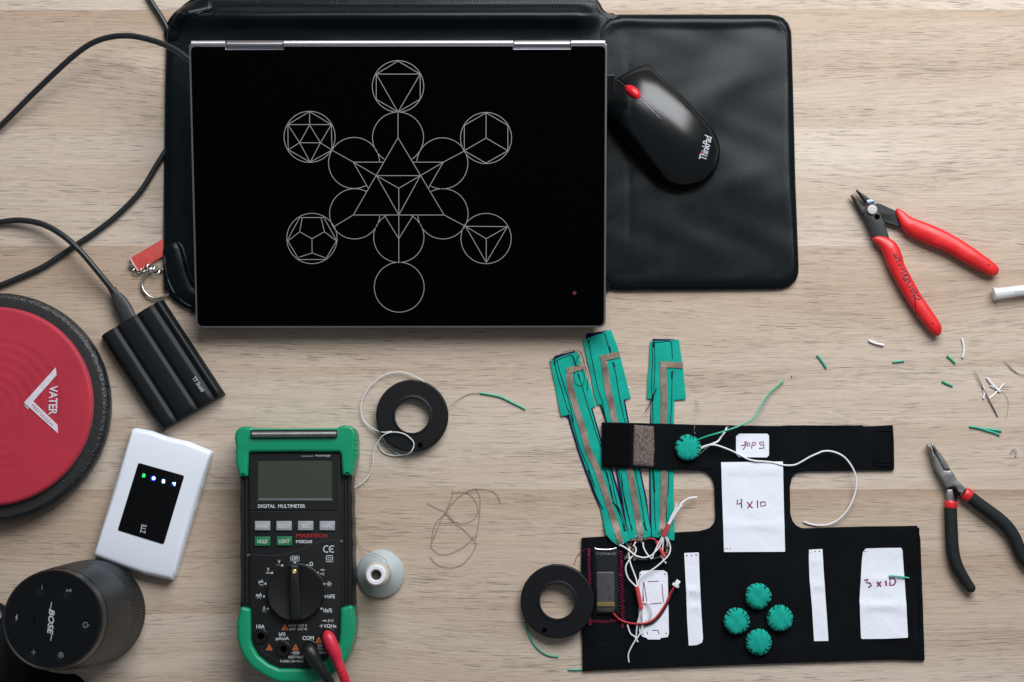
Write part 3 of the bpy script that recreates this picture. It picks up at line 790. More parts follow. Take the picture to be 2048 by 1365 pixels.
m = M(); m.text('ZTE', P(*Zr([(556, 903)])[0], zs), 17.5*MPP(zs), 10.0*MPP(zs), math.radians(81), z=zs, bold=.008, shear=.05); T.part('lettering', m, mGreyPrint, sb)

# ================================================================ speaker
sc0 = (P(104, 1240, .142)+P(180, 1227, .02))/2; sc0 = Vector((sc0.x, sc0.y, 0)); hs = .142
T = Thing('bluetooth_speaker', 'tall black cylindrical bluetooth speaker with control icons on its round top', 'speaker', sc0)
rt = 99*MPP(hs); rb = 104*MPP(.02)
def prof_r(z): return rb+(rt-rb)*(max(0, z-.02)/(hs-.02))**1.25
pr = [(rb*.86, 0), (rb*.93, .001), (rb*.975, .004), (rb, .010), (rb*1.0, .014)]
m = M(); m.lathe(sc0, pr+[(rb, .0145)], 128); T.part('base', m, mSpk)
m = M(); zz = [.0145+i*.0035 for i in range(13)]
m.lathe(sc0, [(prof_r(z), z) for z in zz], 720, rf=lambda a, r, z: 1-.016*(.5+.5*math.cos(a*120))**2); T.part('grille', m, mSpk)
zz = [.0565+i*.0060 for i in range(12)]
m = M(); m.lathe(sc0, [(prof_r(z), z) for z in zz]+[(prof_r(.1265), .1265)], 128, capb=False, capt=False); T.part('body', m, mSpk)
m = M(); m.lathe(sc0, [(prof_r(.1265)*.994, .1260), (prof_r(.131)*.992, .131), (rt*.996, .137), (rt*.994, .1400), (rt*.978, hs), (rt*.955, hs-.0002), (rt*.93, hs-.0008)], 128, capb=False, capt=False); T.part('rim_band', m, mSpkRim)
m = M(); bt = [P(*q, hs) for q in ((84, 1177), (138, 1183), (172.5, 1251), (121.8, 1310), (67, 1306), (33, 1236))]
pr = [(rt*.955, hs-.0004)]+[(rt*.955*(1-k/44), hs-.0006) for k in range(1, 44)]+[(.0002, hs-.0006)]
m.lathe(sc0, pr, 96, capb=False)
for v in m.v:
    for b in bt:
        d = math.hypot(v.x-b.x, v.y-b.y)
        if d < .0062: v.z -= .0011*math.cos(d/.0062*math.pi/2)**1.5
top = T.part('control_panel', m, mSpkTop)
zt = hs-.0004; m = M(); icons = []
def icon():
    global m
    T.part('printed_icon', m, mIcon, top); m = M()
S4 = lambda pts: [P(a/7.38, b/7.38+1180, zt) for a, b in pts]
zi = lambda z: z
w1 = .00032
m.stroke([P(84, 1171, zt), P(84, 1180, zt)], w1, zt); icon()
bx, by = 138.5, 1181.5
m.stroke([P(bx-6, by-2.5, zt), P(bx+3, by+3, zt), P(bx+5.5, by, zt), P(bx-5.5, by, zt)], w1, zt); m.stroke([P(bx-6, by+2.5, zt), P(bx+3, by-3, zt), P(bx+5.5, by, zt)], w1, zt); icon()
m.stroke([P(171.3+5*math.cos(a), 1250.4+5*math.sin(a), zt) for a in [math.radians(30+k*10) for k in range(31)]], w1*1.1, zt); m.stroke([P(172, 1250.6, zt), P(179, 1251, zt)], w1*1.1, zt); icon()
m.stroke([P(121.8+5*math.cos(a/5.73), 1310.6+5*math.sin(a/5.73), zt) for a in range(0, 37)], w1, zt); m.dot(P(121.8, 1310.6, zt), .00065, zt); m.stroke([P(122.3, 1304, zt), P(122, 1311, zt)], w1, zt); icon()
m.stroke([P(67.5, 1300, zt), P(67.2, 1310, zt)], w1, zt); m.stroke([P(62.4, 1304.8, zt), P(72, 1305.3, zt)], w1, zt); icon()
for a, b, r in ((34, 1230.6, .0005), (33.2, 1235.2, .0009), (32.5, 1240.2, .0005)): m.dot(P(a, b, zt), r, zt)
icon()
d_ = P(101, 1270, zt)-P(105.5, 1217, zt); an = math.atan2(d_.y, d_.x)
m.text('BOSE', P(102.0, 1244.3, zt), 50*MPP(zt), 11.5*MPP(zt), an, z=zt, bold=.022, shear=.28, sp=1.0)
m.stroke([P(103.2, 1204.5, zt), P(100.6, 1219, zt)], .0005, zt); m.stroke([P(103.6, 1269, zt), P(101.4, 1282, zt)], .0005, zt)
T.part('lettering', m, mGreyPrint, top)
m = M()
for a, b in ((68.2, 1237), (67.2, 1244)): m.dot(P(a, b, zt), .0008, hs-.0005)
T.part('microphone_hole', m, mHoleShade, top)

# black cloth bag in the corner
bo_ = [tuple(v) for v in smooth(XY([(-90, 1205), (-30, 1203), (3, 1220), (14, 1250), (26, 1290), (44, 1322), (80, 1345), (118, 1352), (140, 1354), (160, 1372), (185, 1420), (185, 1470), (60, 1490), (-90, 1480)], .02), 6, True)]
D_b = Dome(bo_, lambda d, x, y, t: .001+.024*(1-math.exp(-d/.011))+.002*math.sin(x*90+y*60), c=tuple(P(30, 1425)[:2]), nin=18)
T = Thing('cloth_bag', 'black cloth pouch with a metal ring in the bottom corner behind the speaker', 'pouch', P(20, 1420))
T.part('fabric', D_b.mesh(), mBag)
m = M(); m.tube(ringpath(-9, 1230, 11, .018, .003), .0009, 8, cap=False); T.part('metal_ring', m, mRimDark)

# ================================================================ multimeter
ZB = .036; T = Thing('multimeter', 'black digital multimeter in a bright green rubber holster with a big rotary dial', 'multimeter', P(592, 1110))
z6 = lambda pts: ZM(pts, 5.25, 460, 840); z7 = lambda pts: ZM(pts, 4.789, 460, 1080); z8 = lambda pts: ZM(pts, 7.877, 460, 1080)
wav = [(704, 955), (702, 975), (704.5, 1000), (703, 1020), (705.5, 1045), (704, 1065), (706.5, 1090), (705, 1110), (707, 1140), (706, 1180), (707, 1212)]
bp_ = [(480, 865), (700, 865)]+wav+[(690, 1300), (660, 1335), (520, 1335), (490, 1295), (479, 1212), (480.5, 1150), (478.5, 1110), (480, 1060), (478, 1020), (479.5, 980), (478, 950)]
m = M(); m.prism(rpoly(XY(bp_, ZB), .003, 3), .001, ZB-.0012, .0035, 4, bot=.004); body = T.part('body', m, mMeter)
# flank ridges
for xa in (484.5, 492.5, 690.5, 697.5):
    m = M(); m.tube(P3([(xa, 955), (xa+.5, 1100), (xa+1, 1206)], ZB-.0016), .0012, 8); T.part('side_rail', m, mMeter, body)
fp = [(501, 905), (678, 905), (681, 910), (682.5, 1216), (681, 1285), (672, 1300), (650, 1325), (624, 1337), (557, 1338), (536, 1327), (513, 1311), (502, 1288), (499.5, 1216), (497.5, 910)]
m = M(); m.prism(rpoly(XY(fp, ZB+.0006), .0022, 3), ZB-.004, ZB+.0006, .0008, 3); face = T.part('front_panel', m, mFace)
ZF = ZB+.0006
# display bezel as a raised frame with window
m = M(); of = XY(z6([(205, 350), (1150, 350), (1152, 945), (210, 945)]), ZF+.0012); wf = XY(z6([(296, 418), (1078, 414), (1080, 838), (290, 838)]), ZF+.0012)
of = ccw(of); wf = ccw(wf)
def frame(m, o, w, z0, z1):
    v = [(*p, z0) for p in o]+[(*p, z1) for p in o]+[(*p, z1) for p in w]+[(*p, z0) for p in w]; f = []
    for i in range(4):
        j = (i+1) % 4; f += [(i, j, 4+j, 4+i), (4+i, 4+j, 8+j, 8+i), (8+i, 8+j, 12+j, 12+i)]
    m.add(v, f, True)
ZS = ZF+.0012; frame(m, of, wf, ZF-.0005, ZS); bez = T.part('display_bezel', m, mFace)
m = M(); m.prism(XY(z6([(290, 412), (1084, 410), (1086, 842), (286, 842)]), ZF), ZF-.001, ZF+.0002); T.part('display', m, mLcd, bez)
m = M(); v = XY(z6([(302, 828), (1070, 828), (1080, 850), (288, 850)]), ZF+.0008); m.add([(*v[0], ZF+.0003), (*v[1], ZF+.0003), (*v[2], ZS+.0001), (*v[3], ZS+.0001)], [(0, 1, 2, 3)], True); T.part('lit_bezel_chamfer', m, mLcdStrip, bez)
def sm(m): T.part('panel_seam', m, mRimDark, face)
m = M(); m.stroke([P(*z6([(208, 962)])[0], ZF), P(*z6([(1148, 960)])[0], ZF)], .0005, ZF+.00025); sm(m); m = M()
m.stroke([P(*z6([q])[0], ZF) for q in ((1150, 360), (1153, 700), (1152, 945))], .00035, ZS+.0001); sm(m); m = M()
m.stroke([P(*q, ZF) for q in smooth([Vector(q) for q in z8([(350, 235), (560, 248), (800, 240), (980, 195), (1150, 140), (1330, 65), (1480, 18), (1640, 2), (1720, 8)])], 4)], .00040, ZF+.0001); sm(m); m = M()
m.stroke([P(*z7([q])[0], ZF) for q in ((292, 1020), (318, 1075), (345, 1100), (375, 1110), (415, 1130), (462, 1166))], .0004, ZF+.0001)
T.part('panel_seam', m, mRimDark, face)
for q in ([(165, 158), (185, 142), (205, 140)], [(1045, 5), (1060, 12), (1078, 24)]):
    m = M(); m.tube(P3(z7(q), ZB-.0004), .0011, 6); T.part('panel_corner', m, mRim, face)
# buttons
def btn(cx, cy, txt, mt, tw):
    q = P(cx, cy, ZF+.0018); hw_ = 15.2*MPP(ZF); hh = 9.2*MPP(ZF)
    m = M(); m.prism([(q.x-hw_, q.y-hh), (q.x+hw_, q.y-hh), (q.x+hw_, q.y+hh), (q.x-hw_, q.y+hh)], ZF-.0005, ZF+.0018, .0006, 2); b = T.part('push_button', m, mt, None)
    m = M(); m.text(txt, (q.x, q.y-.0002), tw*MPP(ZF), 7.6*MPP(ZF), 0, z=ZF+.0019, bold=.022); T.part('button_text', m, mPrintW, b)
for cx, t, w in ((524.8, 'RANGE', 23.5), (567.8, 'SELECT', 25), (611, 'REL', 14.5), (654.3, 'Hz/%', 19)): btn(cx, 1051.8, t, mBtnGrey, w)
btn(524.8, 1082.9, 'HOLD', mBtnGreen, 19.5); btn(568.6, 1082.4, 'LIGHT', mBtnGreen, 21)
# printing
pw = M(); K = MPP(ZF)
def fl(name='printed_symbol'):
    global pw
    if pw.v: T.part(name, pw, mPrintW, face)
    pw = M()
def tx(s, zx, zy, w, h, z=None, f=z7, **k): k['bold'] = k.get('bold', 0)+(.010 if h > 6 else 0); fl(); pw.text(s, P(*f([(zx, zy)])[0], ZF), w*K, h*K, 0, z=(z or ZF)+.0002, **k); fl('printed_text')
tx('Autorange', 977, 378, 30, 5.5, ZS+.0001, z6, bold=.01); tx('DIGITAL  MULTIMETER', 545, 907, 94, 7.0, ZS+.0001, z6, bold=.012)
pw.stroke([P(602, 912.8, ZS), P(627, 912.6, ZS)], .0003, ZS+.0001)
tx('MS8268', 778, 1279, 32, 6.4, None, z6, bold=.01)
tx('OFF', 1023, 298, 12.5, 6.4, None, z8, bold=.02)
def poly_line(pts, f, w=.0004, close=False):
    q = [P(*a, ZF) for a in f(pts)]
    if close: q.append(q[0])
    for a, b in zip(q, q[1:]):
        d = (b-a); d = d.normalized()*w*.35 if d.length > 0 else d; pw.stroke([a-d, b+d], w, ZF+.00015)
poly_line([(957, 262), (967, 257), (1080, 257), (1090, 262), (1090, 330), (1080, 336), (967, 336), (957, 330)], z8, .00042, True)
fl(); poly_line([(1518, 249), (1617, 249), (1617, 346), (1518, 346)], z8, .00050, True); fl(); poly_line([(1545, 275), (1591, 275), (1591, 320), (1545, 320)], z8, .00045, True)
fl()
for cx_, rr_, a0, a1 in ((1524, 50, 60, 300), (1614, 50, 60, 300)):
    pw.stroke([P(*z8([(cx_+rr_*math.cos(math.radians(a)), 146-rr_*math.sin(math.radians(a)))])[0], ZF) for a in range(a0, a1+1, 12)], .00085, ZF+.00015); fl()
poly_line([(1570, 146), (1618, 146)], z8, .00085); fl()
for a, b in ((1023, 362), (824, 404), (662, 521), (560, 692), (537, 893), (598, 1085), (1219, 404), (1384, 522), (1483, 695), (1503, 893), (1440, 1085)):
    pw.dot(P(*z8([(a, b)])[0], ZF), .00088, ZF+.00015); fl('position_dot')
tx('V', 774, 345, 5.2, 7, None, z8, bold=.01); tx('V', 602, 468, 5.2, 7, None, z8, bold=.01); tx('µA', 490, 660, 10, 8, None, z8, bold=.012); tx('mA', 458, 868, 12, 7, None, z8, bold=.012); tx('A', 538, 1072, 5, 7, None, z8, bold=.012)
tx('hFE', 1595, 892, 14.5, 7.4, None, z8, bold=.012); tx('Hz/%', 1542, 1112, 17, 8, None, z8, bold=.015); tx('Ω', 1280, 380, 7, 8, None, z8, bold=.02)
def sine(cx, cy, w, f=z8): poly_line([(cx-w+2*w*k/10, cy-6*math.sin(k/10*2*math.pi)) for k in range(11)], f, .00040)
for q_ in ((768, 399, 34), (497, 722, 28), (458, 925, 28), (540, 1138, 28)): sine(*q_); fl()
for a, b in ((497, 704), (458, 906), (540, 1118)): poly_line([(a-28, b), (a+28, b)], z8, .0003); fl()
poly_line([(570, 512), (636, 512)], z8, .0003)
for k in range(3): poly_line([(572+k*24, 528), (586+k*24, 528)], z8, .0004)
def diode(cx, cy, s, f):
    q = XY(f([(cx-s, cy-s*.7), (cx-s, cy+s*.7), (cx+s*.6, cy)]), ZF); pw.prism(q, ZF+.0001, ZF+.00016)
    poly_line([(cx-2.1*s, cy), (cx+2.3*s, cy)], f, .0003); poly_line([(cx+s*.8, cy-s*.9), (cx+s*.8, cy+s*.9)], f, .00045)
def waves(cx, cy, s, f):
    pw.dot(P(*f([(cx-s, cy)])[0], ZF), .00055, ZF+.00015)
    for k in range(3):
        r = s*(.6+.5*k); poly_line([(cx-s*.6+r*math.cos(a), cy+r*math.sin(a)) for a in (-.7, -.35, 0, .35, .7)], f, .0003)
fl(); diode(1455, 475, 18, z8); fl(); waves(1458, 537, 24, z8); fl()
for dx in (1548, 1575): poly_line([(dx, 664), (dx, 728)], z8, .0006)
poly_line([(1520, 696), (1545, 696)], z8, .0005); poly_line([(1578, 696), (1604, 696)], z8, .0005)
fl(); diode(906, 775, 12, z7); tx('/', 945, 775, 3, 7, bold=.01); waves(975, 775, 14, z7)
poly_line([(858, 826), (870, 826)], z7, .0004); poly_line([(873, 812), (873, 838)], z7, .0004); poly_line([(882, 812), (882, 838)], z7, .0004)
tx('VΩHz', 958, 825, 25.5, 7.2, bold=.012); tx('10A', 293, 831, 16.5, 7.4, bold=.012)
tx('1000V  CAT II', 647, 821, 36, 5, bold=.008); tx('600V  CAT III', 650, 855, 35, 5, bold=.008)
tx('hFE', 500, 905, 13, 7, bold=.01); tx('µAmA', 503, 948, 26, 8, bold=.012); tx('COM', 748, 941, 22.5, 7.8, bold=.015)
tx('MAX', 866, 1012, 10.5, 4.8); tx('750V~', 872, 1045, 14, 4.8); tx('1000V=', 878, 1080, 17, 4.8)
tx('RESETTABLE', 632, 1124, 29, 5); tx('FUSED,10A MAX', 594, 1165, 46, 5.2, bold=.008)
poly_line([(605, 1073), (660, 1073), (660, 1094), (605, 1094)], z7, .00035, True); poly_line([(588, 1083), (605, 1083)], z7, .0003); poly_line([(612, 1083), (666, 1083)], z7, .0003)
fl()
m = M(); m.text('MASTECH', P(*z6([(858, 1217)])[0], ZF), 61*K, 7.4*K, 0, z=ZF+.00015, bold=.03); T.part('red_lettering', m, mRedLogo, face)
for a, b in ((525, 838), (376, 1030), (627, 1029), (850, 960)):
    m = M(); ex = M(); m.prism(rpoly(XY(z7([(a-35, b+30), (a+35, b+30), (a, b-36)]), ZF), .0005, 2), ZF+.0001, ZF+.00016)
    ex.stroke([P(*z7([(a, b-10)])[0], ZF), P(*z7([(a, b+12)])[0], ZF)], .0004, ZF+.00022); ex.dot(P(*z7([(a, b+20)])[0], ZF), .00022, ZF+.00022)
    T.part('warning_triangle', m, mOrange, face); T.part('exclamation_mark', ex, mFace, face)
# dial
dc = P(591.6, 1185.4, ZF+.002); m = M(); R = 55.5*MPP(ZF)
m.lathe((dc.x, dc.y, 0), [(R*1.03, ZF-.0003), (R*1.03, ZF+.0003), (R*1.005, ZF+.0005), (R, ZF+.0015), (R*.99, ZF+.0052), (R*.965, ZF+.0060), (R*.7, ZF+.0050), (R*.3, ZF+.0038), (.0005, ZF+.0035)], 128, capb=False)
dl = T.part('rotary_dial', m, mMeter)
ZK = ZF+.0115; m = M(); hb = XY(z7([(577, 250), (657, 250), (668, 480), (684, 700), (680, 762), (640, 774), (600, 770), (578, 760), (572, 600), (572, 420)]), ZK)
m.prism(rpoly(hb, .001, 3), ZF+.0030, ZK, .0012, 3); kn = T.part('dial_handle', m, mMeter, dl)
q = P(*z7([(617, 304)])[0], ZK); m = M(); m.lathe((q.x, q.y, ZK), [(.0017, -.0002), (.0017, .0002), (.0012, .0004), (.0003, .0001)], 24); T.part('pointer_dot', m, mBrass, dl)
m = M(); m.prism(XY(z7([(588, 246), (646, 246), (648, 258), (586, 258)]), ZK), ZK+.00005, ZK+.0002); T.part('pointer_edge', m, mRim, dl)
# sockets
for a, b in ((293, 923), (512, 1046), (760, 1032), (940, 915)):
    q = P(*z7([(a, b)])[0], ZF+.002); r = 14.6*K
    m = M(); m.torus((q.x, q.y, ZF), [(r, -.0004), (r*.97, .0012), (r*.88, .0016), (r*.80, .0010), (r*.70, .0009), (r*.62, .0018), (r*.50, .0018), (r*.44, .0006), (r*.42, -.0004)], 48)
    s_ = T.part('socket', m, mMeter, face)
    m = M(); m.lathe((q.x, q.y, ZF), [(r*.43, .0001), (r*.2, .0001)], 24); T.part('socket_hole', m, mRedHole, face)
# holster
ZG = .0415
hp = [(469.5, 872), (472, 861), (480, 854.5), (492, 852.5), (503, 854), (509, 859), (514, 862)]
bx_ = z6([(45, 180), (58, 120), (100, 80), (150, 68), (215, 70), (245, 88), (560, 92), (1125, 86), (1150, 66), (1200, 56), (1262, 60), (1300, 88), (1318, 140), (1322, 205), (1322, 380), (1302, 470), (1278, 585), (1178, 582), (1160, 350), (1130, 338), (640, 336), (215, 340), (195, 352), (185, 598), (92, 592), (52, 430), (60, 380), (50, 330), (62, 280), (50, 230)])
m = M(); m.prism(rpoly(XY(bx_, ZG), .0016, 4), .002, ZG, .0027, 5, bot=.004); g1 = T.part('holster_top', m, mGreen)
m = M(); m.prism(rpoly(XY(z6([(216, 108), (1126, 104), (1128, 196), (214, 200)]), ZG), .0006, 2), ZG-.001, ZG+.0003, .0002, 1); T.part('stand_slot', m, mMeter, g1)
m = M(); m.tube([P(*z6([(232, 157)])[0], ZG+.0012), P(*z6([(1118, 152)])[0], ZG+.0012)], .0027, 20); T.part('metal_rod', m, mSteelRough, g1)
for yy in (210, 255, 315, 365):
    for xx in ((1292, 1322),): m = M(); m.tube([P(*z6([(xx[0], yy)])[0], ZG-.0004), P(*z6([(xx[1]+8, yy)])[0], ZG-.0040)], .0013, 8); T.part('grip_rib', m, mGreen, g1)
bx_ = z7([(98, 636), (62, 790), (66, 960), (95, 1060), (130, 1130), (205, 1225), (300, 1292), (400, 1345), (480, 1372), (800, 1372), (880, 1345), (1000, 1275), (1070, 1215), (1120, 1140), (1170, 1000), (1192, 870), (1196, 790), (1176, 620), (1055, 655), (1050, 900), (1038, 985), (1000, 1070), (905, 1158), (780, 1228), (700, 1236), (470, 1236), (370, 1192), (270, 1112), (215, 1020), (198, 960), (196, 660)])
m = M(); m.prism(rpoly(XY(bx_, ZG-.001), .003, 4), .002, ZG-.001, .0030, 5, bot=.004); T.part('holster_bottom', m, mGreen)

# test leads
def lead(name, label, mt, pts, rad):
    T = Thing(name, label, 'test lead', P(pts[0][0], pts[0][1]))
    m = M(); pth = smooth([P(a, b, z) for a, b, z in pts], 5); K_ = len(pth)
    rr_ = [rad[min(int(i/5), len(rad)-1)]*(1-(i % 5)/5)+rad[min(int(i/5)+1, len(rad)-1)]*((i % 5)/5) for i in range(K_)]
    m.tube(pth, rr_, 18); b = T.part('plug_boot', m, mt)
    m = M(); q = P(pts[1][0], pts[1][1], ZF); m.lathe((q.x, q.y, ZF+.001), [(.0042, 0), (.0042, .008)], 24); T.part('plug_shaft', m, mt)
    return T, pth
T, pth = lead('red_test_lead', 'red right-angle probe plug and cable in the lower right socket of the multimeter', mPlugRed,
     [(653, 1267, .046), (657, 1275, .050), (663, 1291, .0505), (670, 1307, .0500), (676, 1324, .049), (684, 1345, .048), (692, 1366, .045), (702, 1400, .038)], [.0030, .0052, .0056, .0052, .0040, .0037, .0036, .0036])
m = M()
for i in range(22, len(pth)-1, 2): m.tube([pth[i], pth[i].lerp(pth[i+1], .35)], .0041, 16)
T.part('strain_relief', m, mPlugRed)
T, pth = lead('black_test_lead', 'black right-angle probe plug and cable in the centre socket of the multimeter', mPlugBlk,
     [(615, 1296, .046), (619, 1303, .050), (625, 1313, .0505), (632, 1325, .050), (643, 1341, .049), (652, 1353, .047), (663, 1370, .044), (678, 1400, .038)], [.0038, .0062, .0060, .0052, .0042, .0037, .0036, .0036])
m = M()
for i in range(22, len(pth)-1, 2): m.tube([pth[i], pth[i].lerp(pth[i+1], .35)], .0041, 16)
T.part('strain_relief', m, mPlugBlk)

# ================================================================ thread spool
q = P(760.6, 1147.8, .003); T = Thing('thread_spool', 'silver-grey spool standing upright beside the multimeter with beige thread wound on its neck', 'thread spool', (q.x, q.y, 0))
r = 47.4*MPP(.003)
m = M(); m.lathe((q.x, q.y, 0), [(r*.97, 0), (r, .0010), (r, .0022), (r*.985, .0034), (r*.93, .0050), (r*.75, .0085), (r*.55, .0135), (r*.50, .0150)], 96); T.part('cone_base', m, mSpool)
m = M(); m.lathe((q.x, q.y, 0), [(r*.46, .014)]+[(r*(.50+.012*(k % 2)), .016+k*.0009) for k in range(32)]+[(r*.45, .046)], 64); T.part('wound_thread', m, mYarn)
m = M(); m.torus((q.x, q.y, .046), [(r*.415, 0), (r*.43, .003), (r*.41, .0055), (r*.37, .0063), (r*.25, .0063), (r*.215, .0055), (r*.20, .003), (r*.20, 0)], 64); T.part('top_collar', m, mSpoolW)
m = M(); m.lathe((q.x, q.y, .046), [(r*.21, .001), (.0005, .0012)], 32); T.part('bore', m, mBore)
m = M(); zl = lambda pts, z: [P(*a, z) for a in ZM(pts, 2.73, 680, 720)]
tp = [(75, 850, .012), (82, 900, .006), (88, 960, .002), (110, 1015, .002), (150, 1045, .006), (200, 1062, .011), (240, 1085, .018), (262, 1115, .026), (268, 1150, .03)]
m.tube(smooth([P(*ZM([(a, b)], 2.73, 680, 720)[0], z) for a, b, z in tp], 6), .00022, 6); T.part('loose_thread', m, mThreadGrey)

# ================================================================ wire reels
def reel(name, label, c, r, ci, ri, hole, zt, tilt=None):
    q = P(*c, zt); mp_ = MPP(zt); R = r*mp_; Ri = ri*mp_; T = Thing(name, label, 'wire reel', (q.x, q.y, 0), group='black plastic wire reels')
    m = M(); h = .0085
    m.torus((q.x, q.y, 0), [(R*.985, 0), (R, .0006), (R, .0018), (R*.985, .0024), (R*.86, .0026), (R*.86, h-.0026), (R*.985, h-.0024), (R, h-.0018), (R, h-.0008), (R*.985, h-.0002), (R*.965, h), (R*.955, h), (Ri+.0032, h), (Ri+.0024, h), (Ri+.0014, h+.0005), (Ri+.0004, h+.0004), (Ri, h-.0004), (Ri, 0)], 128)
    b = T.part('flange', m, mRing)
    hq = P(*hole, h); m = M(); m.lathe((hq.x, hq.y, 0), [(.0022, h+.00004), (.0021, h+.00012), (.0003, h+.00012)], 28); T.part('lead_hole', m, mHoleShade, b)
    return T
T = reel('wire_reel', 'black ring-shaped wire reel lying on the oak between laptop and multimeter', (824, 831.5), 72, (825, 829), 34.5, (840.4, 890.7), .0085)
T = reel('wire_reel', 'black ring-shaped wire reel resting on the left edge of the black neoprene', (1115.5, 1203), 72.5, (1117, 1202), 34.5, (1090, 1260.6), .010)
T.e.rotation_euler = (0, -math.radians(3.2), 0); T.e.location.z = .0017

def wire(name, label, cat, runs, r, mt, group=None, conv=None, kind=None):
    m = M()
    for run in runs:
        m.tube(smooth([P(*((conv([(a, b)])[0]) if conv else (a, b)), z) for a, b, z in run], 7), r, 8)
    return solo(name, m, mt, label, cat, group)
zq = lambda p: ZM(p, 2.73, 680, 720)
wire('white_wire', 'thin white wire looping from under the upper black reel down behind the multimeter', 'wire',
     [[(465, 125, .0042), (440, 108, .0045), (375, 77, .003), (310, 67, .003), (230, 90, .003), (160, 150, .003), (117, 230, .003), (120, 310, .003), (150, 355, .003), (205, 388, .006), (240, 396, .0096), (283, 391, .0098)],
      [(205, 388, .0012), (235, 425, .002), (262, 468, .002), (305, 508, .002), (345, 520, .003), (385, 505, .010), (403, 470, .0105), (395, 440, .0108), (350, 405, .0108), (290, 395, .0108), (240, 410, .0098), (205, 450, .006), (186, 500, .004), (180, 570, .003), (165, 620, .002), (130, 665, .002), (73, 703, .002), (30, 720, .002)],
      [(225, 425, .003), (210, 455, .0015), (230, 500, .0012), (280, 522, .0014), (345, 520, .003)]], .00048, mWireThin, conv=zq)
T = Thing('bare_lead', 'short green wire with a long bare strand leading from the upper black reel', 'wire', P(960, 787))
m = M(); m.tube(smooth([P(*zq([q_])[0], z) for q_, z in (((560, 280), .004), ((592, 260), .004), ((625, 230), .002), (((668, 205)), .0008), ((712, 186), .0008), ((768, 181), .001))], 6), .00022, 6); T.part('bare_strand', m, mStrand)
m = M(); m.tube(smooth([P(*zq([q_])[0], .001) for q_ in ((765, 181), (820, 190), (880, 204), (950, 238), (1013, 270))], 6), .00078, 8); T.part('insulation', m, mGreenWire)
A = [(875, 780), (865, 745), (830, 715), (760, 703), (700, 715), (640, 755), (600, 800), (585, 840), (620, 880), (680, 930), (735, 985), (740, 1020), (700, 1085), (650, 1125), (590, 1130), (530, 1115), (490, 1070)]
B = [(618, 708), (612, 740), (595, 790), (550, 880), (510, 980), (497, 1015), (530, 1050), (575, 1062), (640, 1040), (700, 1000), (735, 960)]
C = [(618, 722), (690, 722), (735, 760), (755, 820), (730, 870), (670, 890), (620, 875), (585, 832)]
D = [(742, 700), (765, 750), (762, 850), (750, 940), (738, 985)]
E = [(478, 780), (530, 808), (580, 832), (540, 870), (512, 920), (500, 990)]
wire('thread_tangle', 'loose tangle of thin grey conductive thread lying on bare oak below the reel', 'thread',
     [[(a, b, .0006+.0007*abs(math.sin(i*1.7+k))) for i, (a, b) in enumerate(r_)] for k, r_ in enumerate((A, B, C, D, E))], .00022, mThreadGrey, conv=zq)
z4 = lambda p: ZM(p, 4.789, 1020, 1080)
wire('green_wire_tail', 'curved green wire coming out from under the lower black reel onto the oak', 'wire', [[(165, 700, .002), (150, 740, .0012), (152, 830, .001), (180, 910, .001), (230, 1000, .001), (300, 1070, .001), (380, 1110, .001), (466, 1119, .001)]], .00066, mGreenWire, conv=z4)

# ================================================================ neoprene brace
yA, yB = P(1300, 945).y, P(1300, 985).y
def neo_off(x, y):
    ys = sstep(P(0, 1000).y, P(0, 950).y, y); xs_ = 1-sstep(P(1350, 900).x, P(1425, 900).x, x)
    return .0021*ys*xs_
def neo_top(x, y): return .0030+neo_off(x, y)
NP = [(1203, 845), (1290, 847), (1400, 850), (1560, 852.5), (1580, 851), (1724, 851), (1728, 853), (1786, 850.5), (1788, 880), (1789, 941), (1700, 941.5), (1607, 943), (1592, 946), (1583, 957), (1580, 975), (1581, 1030), (1588, 1048), (1602, 1057), (1640, 1056), (1740, 1053), (1835, 1052), (1841, 1075), (1845, 1180), (1850, 1322),
      (1780, 1320), (1600, 1326), (1400, 1333), (1165, 1343), (1162, 1150), (1163, 1076), (1250, 1071), (1345, 1066), (1400, 1062), (1418, 1058), (1430, 1046), (1431, 1030), (1429, 975), (1425, 957), (1414, 945), (1400, 942), (1300, 938), (1203, 935), (1203, 890)]
npo = dens(rpoly(XY(NP, .003), [.0008 if i in (0, 5, 6, 7, 8, 9, 20, 23, 27, 29, 41, 42) else .012 for i in range(len(NP))], 4), .006)
_q = [npo[0]]
for _p in npo[1:]:
    if math.hypot(_p[0]-_q[-1][0], _p[1]-_q[-1][1]) > .0009: _q.append(_p)
if math.hypot(_q[-1][0]-_q[0][0], _q[-1][1]-_q[0][1]) < .0009: _q.pop()
npo = _q
random.seed(3)
npo = [(x+random.uniform(-1, 1)*.00010, y+random.uniform(-1, 1)*.00010) for x, y in npo]
T = Thing('neoprene_brace', 'black neoprene wrist brace cut flat with strap, neck and wide base', 'wrist brace', P(1500, 1100))
m = M(); m.prism(npo, 0.0003, .0030, .0006, 2); m.refine(.02, neo_off); bodyN = T.part('neoprene_sheet', m, mNeo)
def neo_patch(pts, name, mt, h, step=.004, par=None):
    o = dens(XY(pts, .005), step); m = M(); m.prism(o, .0028, .0030+h, min(.0005, h*.6), 2); m.refine(.01, neo_off); return T.part(name, m, mt, par)
neo_patch([(1206, 848), (1262, 849), (1260, 934), (1205, 932)], 'hook_patch', mVelBlk, .0008)
D_v = Dome([tuple(v) for v in dens(XY([(1268, 850), (1308, 853), (1309, 900), (1307, 934), (1266, 931), (1267, 890)], .006), .003)], lambda d, x, y, t: neo_top(x, y)+.0015*(1-math.exp(-d/.0012))+.0004*math.sin(x*900)*math.sin(y*1000), nin=12, z0=.004)
T.part('loop_patch', D_v.mesh(), mVelBrn)
m = M(); zv = .0033
